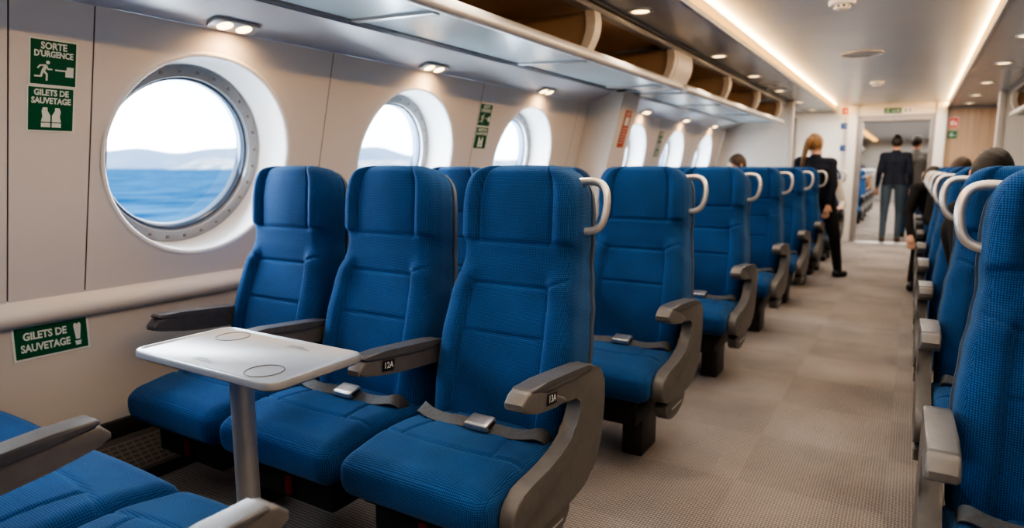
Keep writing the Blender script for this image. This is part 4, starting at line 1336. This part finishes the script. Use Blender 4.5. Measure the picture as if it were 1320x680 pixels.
# ------------------------------------------------------------------ outside: sea, hills, coast
bm = bmesh.new()
bm.faces.new([bm.verts.new(p) for p in ((-9000, -6000, -4.5), (-2.9, -6000, -4.5), (-2.9, 9000, -4.5), (-9000, 9000, -4.5))])
struct('sea', bm, M['sea'], False)
def ridge(name, dist, h0, seed, mat, a0, a1, depth=500, amp=1.0):
    rnd = random.Random(seed)
    ph = [rnd.uniform(0, 6.28) for _ in range(8)]
    bm = bmesh.new(); rows = []
    n = 240
    for i in range(n + 1):
        t = i / n; a = math.radians(a0 + (a1 - a0) * t)
        h = h0 * (.55 + amp * (.28 * math.sin(5 * a * 2 + ph[0]) + .17 * math.sin(13 * a + ph[1]) + .07 * math.sin(37 * a + ph[2]) + .04 * math.sin(81 * a + ph[3])))
        h = max(h, h0 * .08) * sstep(0, .06, t) * sstep(1, .94, t)
        c, s = -math.cos(a), math.sin(a)
        rows.append([bm.verts.new((c * dist, s * dist, -5)), bm.verts.new((c * (dist + depth * .4), s * (dist + depth * .4), -4 + h * .6)), bm.verts.new((c * (dist + depth), s * (dist + depth), -4 + h))])
    for p, q in zip(rows, rows[1:]):
        for k in range(2): bm.faces.new([p[k], p[k + 1], q[k + 1], q[k]])
    return struct(name, bm, mat)
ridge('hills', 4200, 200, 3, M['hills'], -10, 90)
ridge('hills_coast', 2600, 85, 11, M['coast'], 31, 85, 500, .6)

# ------------------------------------------------------------------ world sky
w = bpy.data.worlds.new('sky'); scn.world = w; w.use_nodes = True
nt = w.node_tree
for n in list(nt.nodes): nt.nodes.remove(n)
out = N(nt, 'ShaderNodeOutputWorld'); bg = N(nt, 'ShaderNodeBackground')
tc = N(nt, 'ShaderNodeTexCoord'); sx = N(nt, 'ShaderNodeSeparateXYZ'); nt.links.new(tc.outputs['Generated'], sx.inputs[0])
r = N(nt, 'ShaderNodeValToRGB')
r.color_ramp.elements[0].position = .0; r.color_ramp.elements[0].color = (.66, .80, .97, 1)
r.color_ramp.elements[1].position = .7; r.color_ramp.elements[1].color = (.42, .66, .98, 1)
nt.links.new(sx.outputs['Z'], r.inputs['Fac'])
mp = N(nt, 'ShaderNodeMapping'); mp.inputs['Scale'].default_value = (1, 1, 3.2); nt.links.new(tc.outputs['Generated'], mp.inputs[0])
nz = N(nt, 'ShaderNodeTexNoise'); nz.inputs['Scale'].default_value = 3.2; nz.inputs['Detail'].default_value = 7
nt.links.new(mp.outputs[0], nz.inputs['Vector'])
cr = N(nt, 'ShaderNodeValToRGB'); cr.color_ramp.elements[0].position = .40; cr.color_ramp.elements[1].position = .60
nt.links.new(nz.outputs['Fac'], cr.inputs['Fac'])
mx = N(nt, 'ShaderNodeMix'); mx.data_type = 'RGBA'
nt.links.new(cr.outputs['Color'], mx.inputs[0]); nt.links.new(r.outputs['Color'], mx.inputs[6]); mx.inputs[7].default_value = (1, .99, .98, 1)
nt.links.new(mx.outputs[2], bg.inputs['Color']); bg.inputs['Strength'].default_value = 5.0
nt.links.new(bg.outputs[0], out.inputs['Surface'])

def area(name, loc, rot, sx_, sy_, power, col, portal=False):
    l = bpy.data.lights.new(name, 'AREA'); l.shape = 'RECTANGLE'; l.size = sx_; l.size_y = sy_; l.energy = power; l.color = col
    o = bpy.data.objects.new(name, l); COL.objects.link(o); o.location = loc; o.rotation_euler = rot
    if portal: l.cycles.is_portal = True
    return o
for y in WIN[:4] + WIN[6:]:
    p = wp(y, V_W - .036, .26)
    area('window_portal', p, (0, -PI / 2 - math.atan(SL), 0), .7, .7, 1, (1, 1, 1), True)
# lamps added outside each round window to strengthen the sky's daylight
for y in WIN:
    l = area('window_daylight', wp(y, V_W - .036, .235), (0, -PI / 2 - math.atan(SL), 0), .58, .58, 11, (.82, .92, 1.0))
    l.data.shape = 'DISK'
# cove lamps washing the raised ceiling from both sides
for xa, s in ((CX0 + .01, 1), (CX1 - .01, -1)):
    area('cove_lamp', (xa - s * .01, (Y_BACK + Y_PART) / 2, ZC + .052), (0, s * -math.radians(100), 0), .03, Y_PART - Y_BACK - .2, 60, (1, .58, .22))
# added downward fill lamp in place of cove light bounced off the ceiling
area('ceiling_glow', ((CX0 + CX1) / 2, 4.7, ZC + .07), (0, 0, 0), 1.2, 14, 70, (1, .92, .82))
area('far_cabin_lamp', (-.3, 20, ZC - .04), (0, 0, 0), 2.5, 14, 330, (1, .92, .82))
area('vestibule_lamp', (-.4, 10.9, ZC - .01), (0, 0, 0), 2.5, 1.6, 30, (1, .95, .9))
sun = bpy.data.lights.new('sun', 'SUN'); sun.energy = 2.5; sun.angle = math.radians(2); sun.color = (1, .96, .9)
so = bpy.data.objects.new('sun', sun); COL.objects.link(so); so.rotation_euler = (math.radians(-20), math.radians(48), 0)

scn.view_settings.view_transform = 'AgX'
scn.view_settings.look = 'AgX - High Contrast'
scn.view_settings.exposure = 0.36
scn.cycles.use_denoising = True
scn.cycles.max_bounces = 8
scn.cycles.sample_clamp_indirect = 6
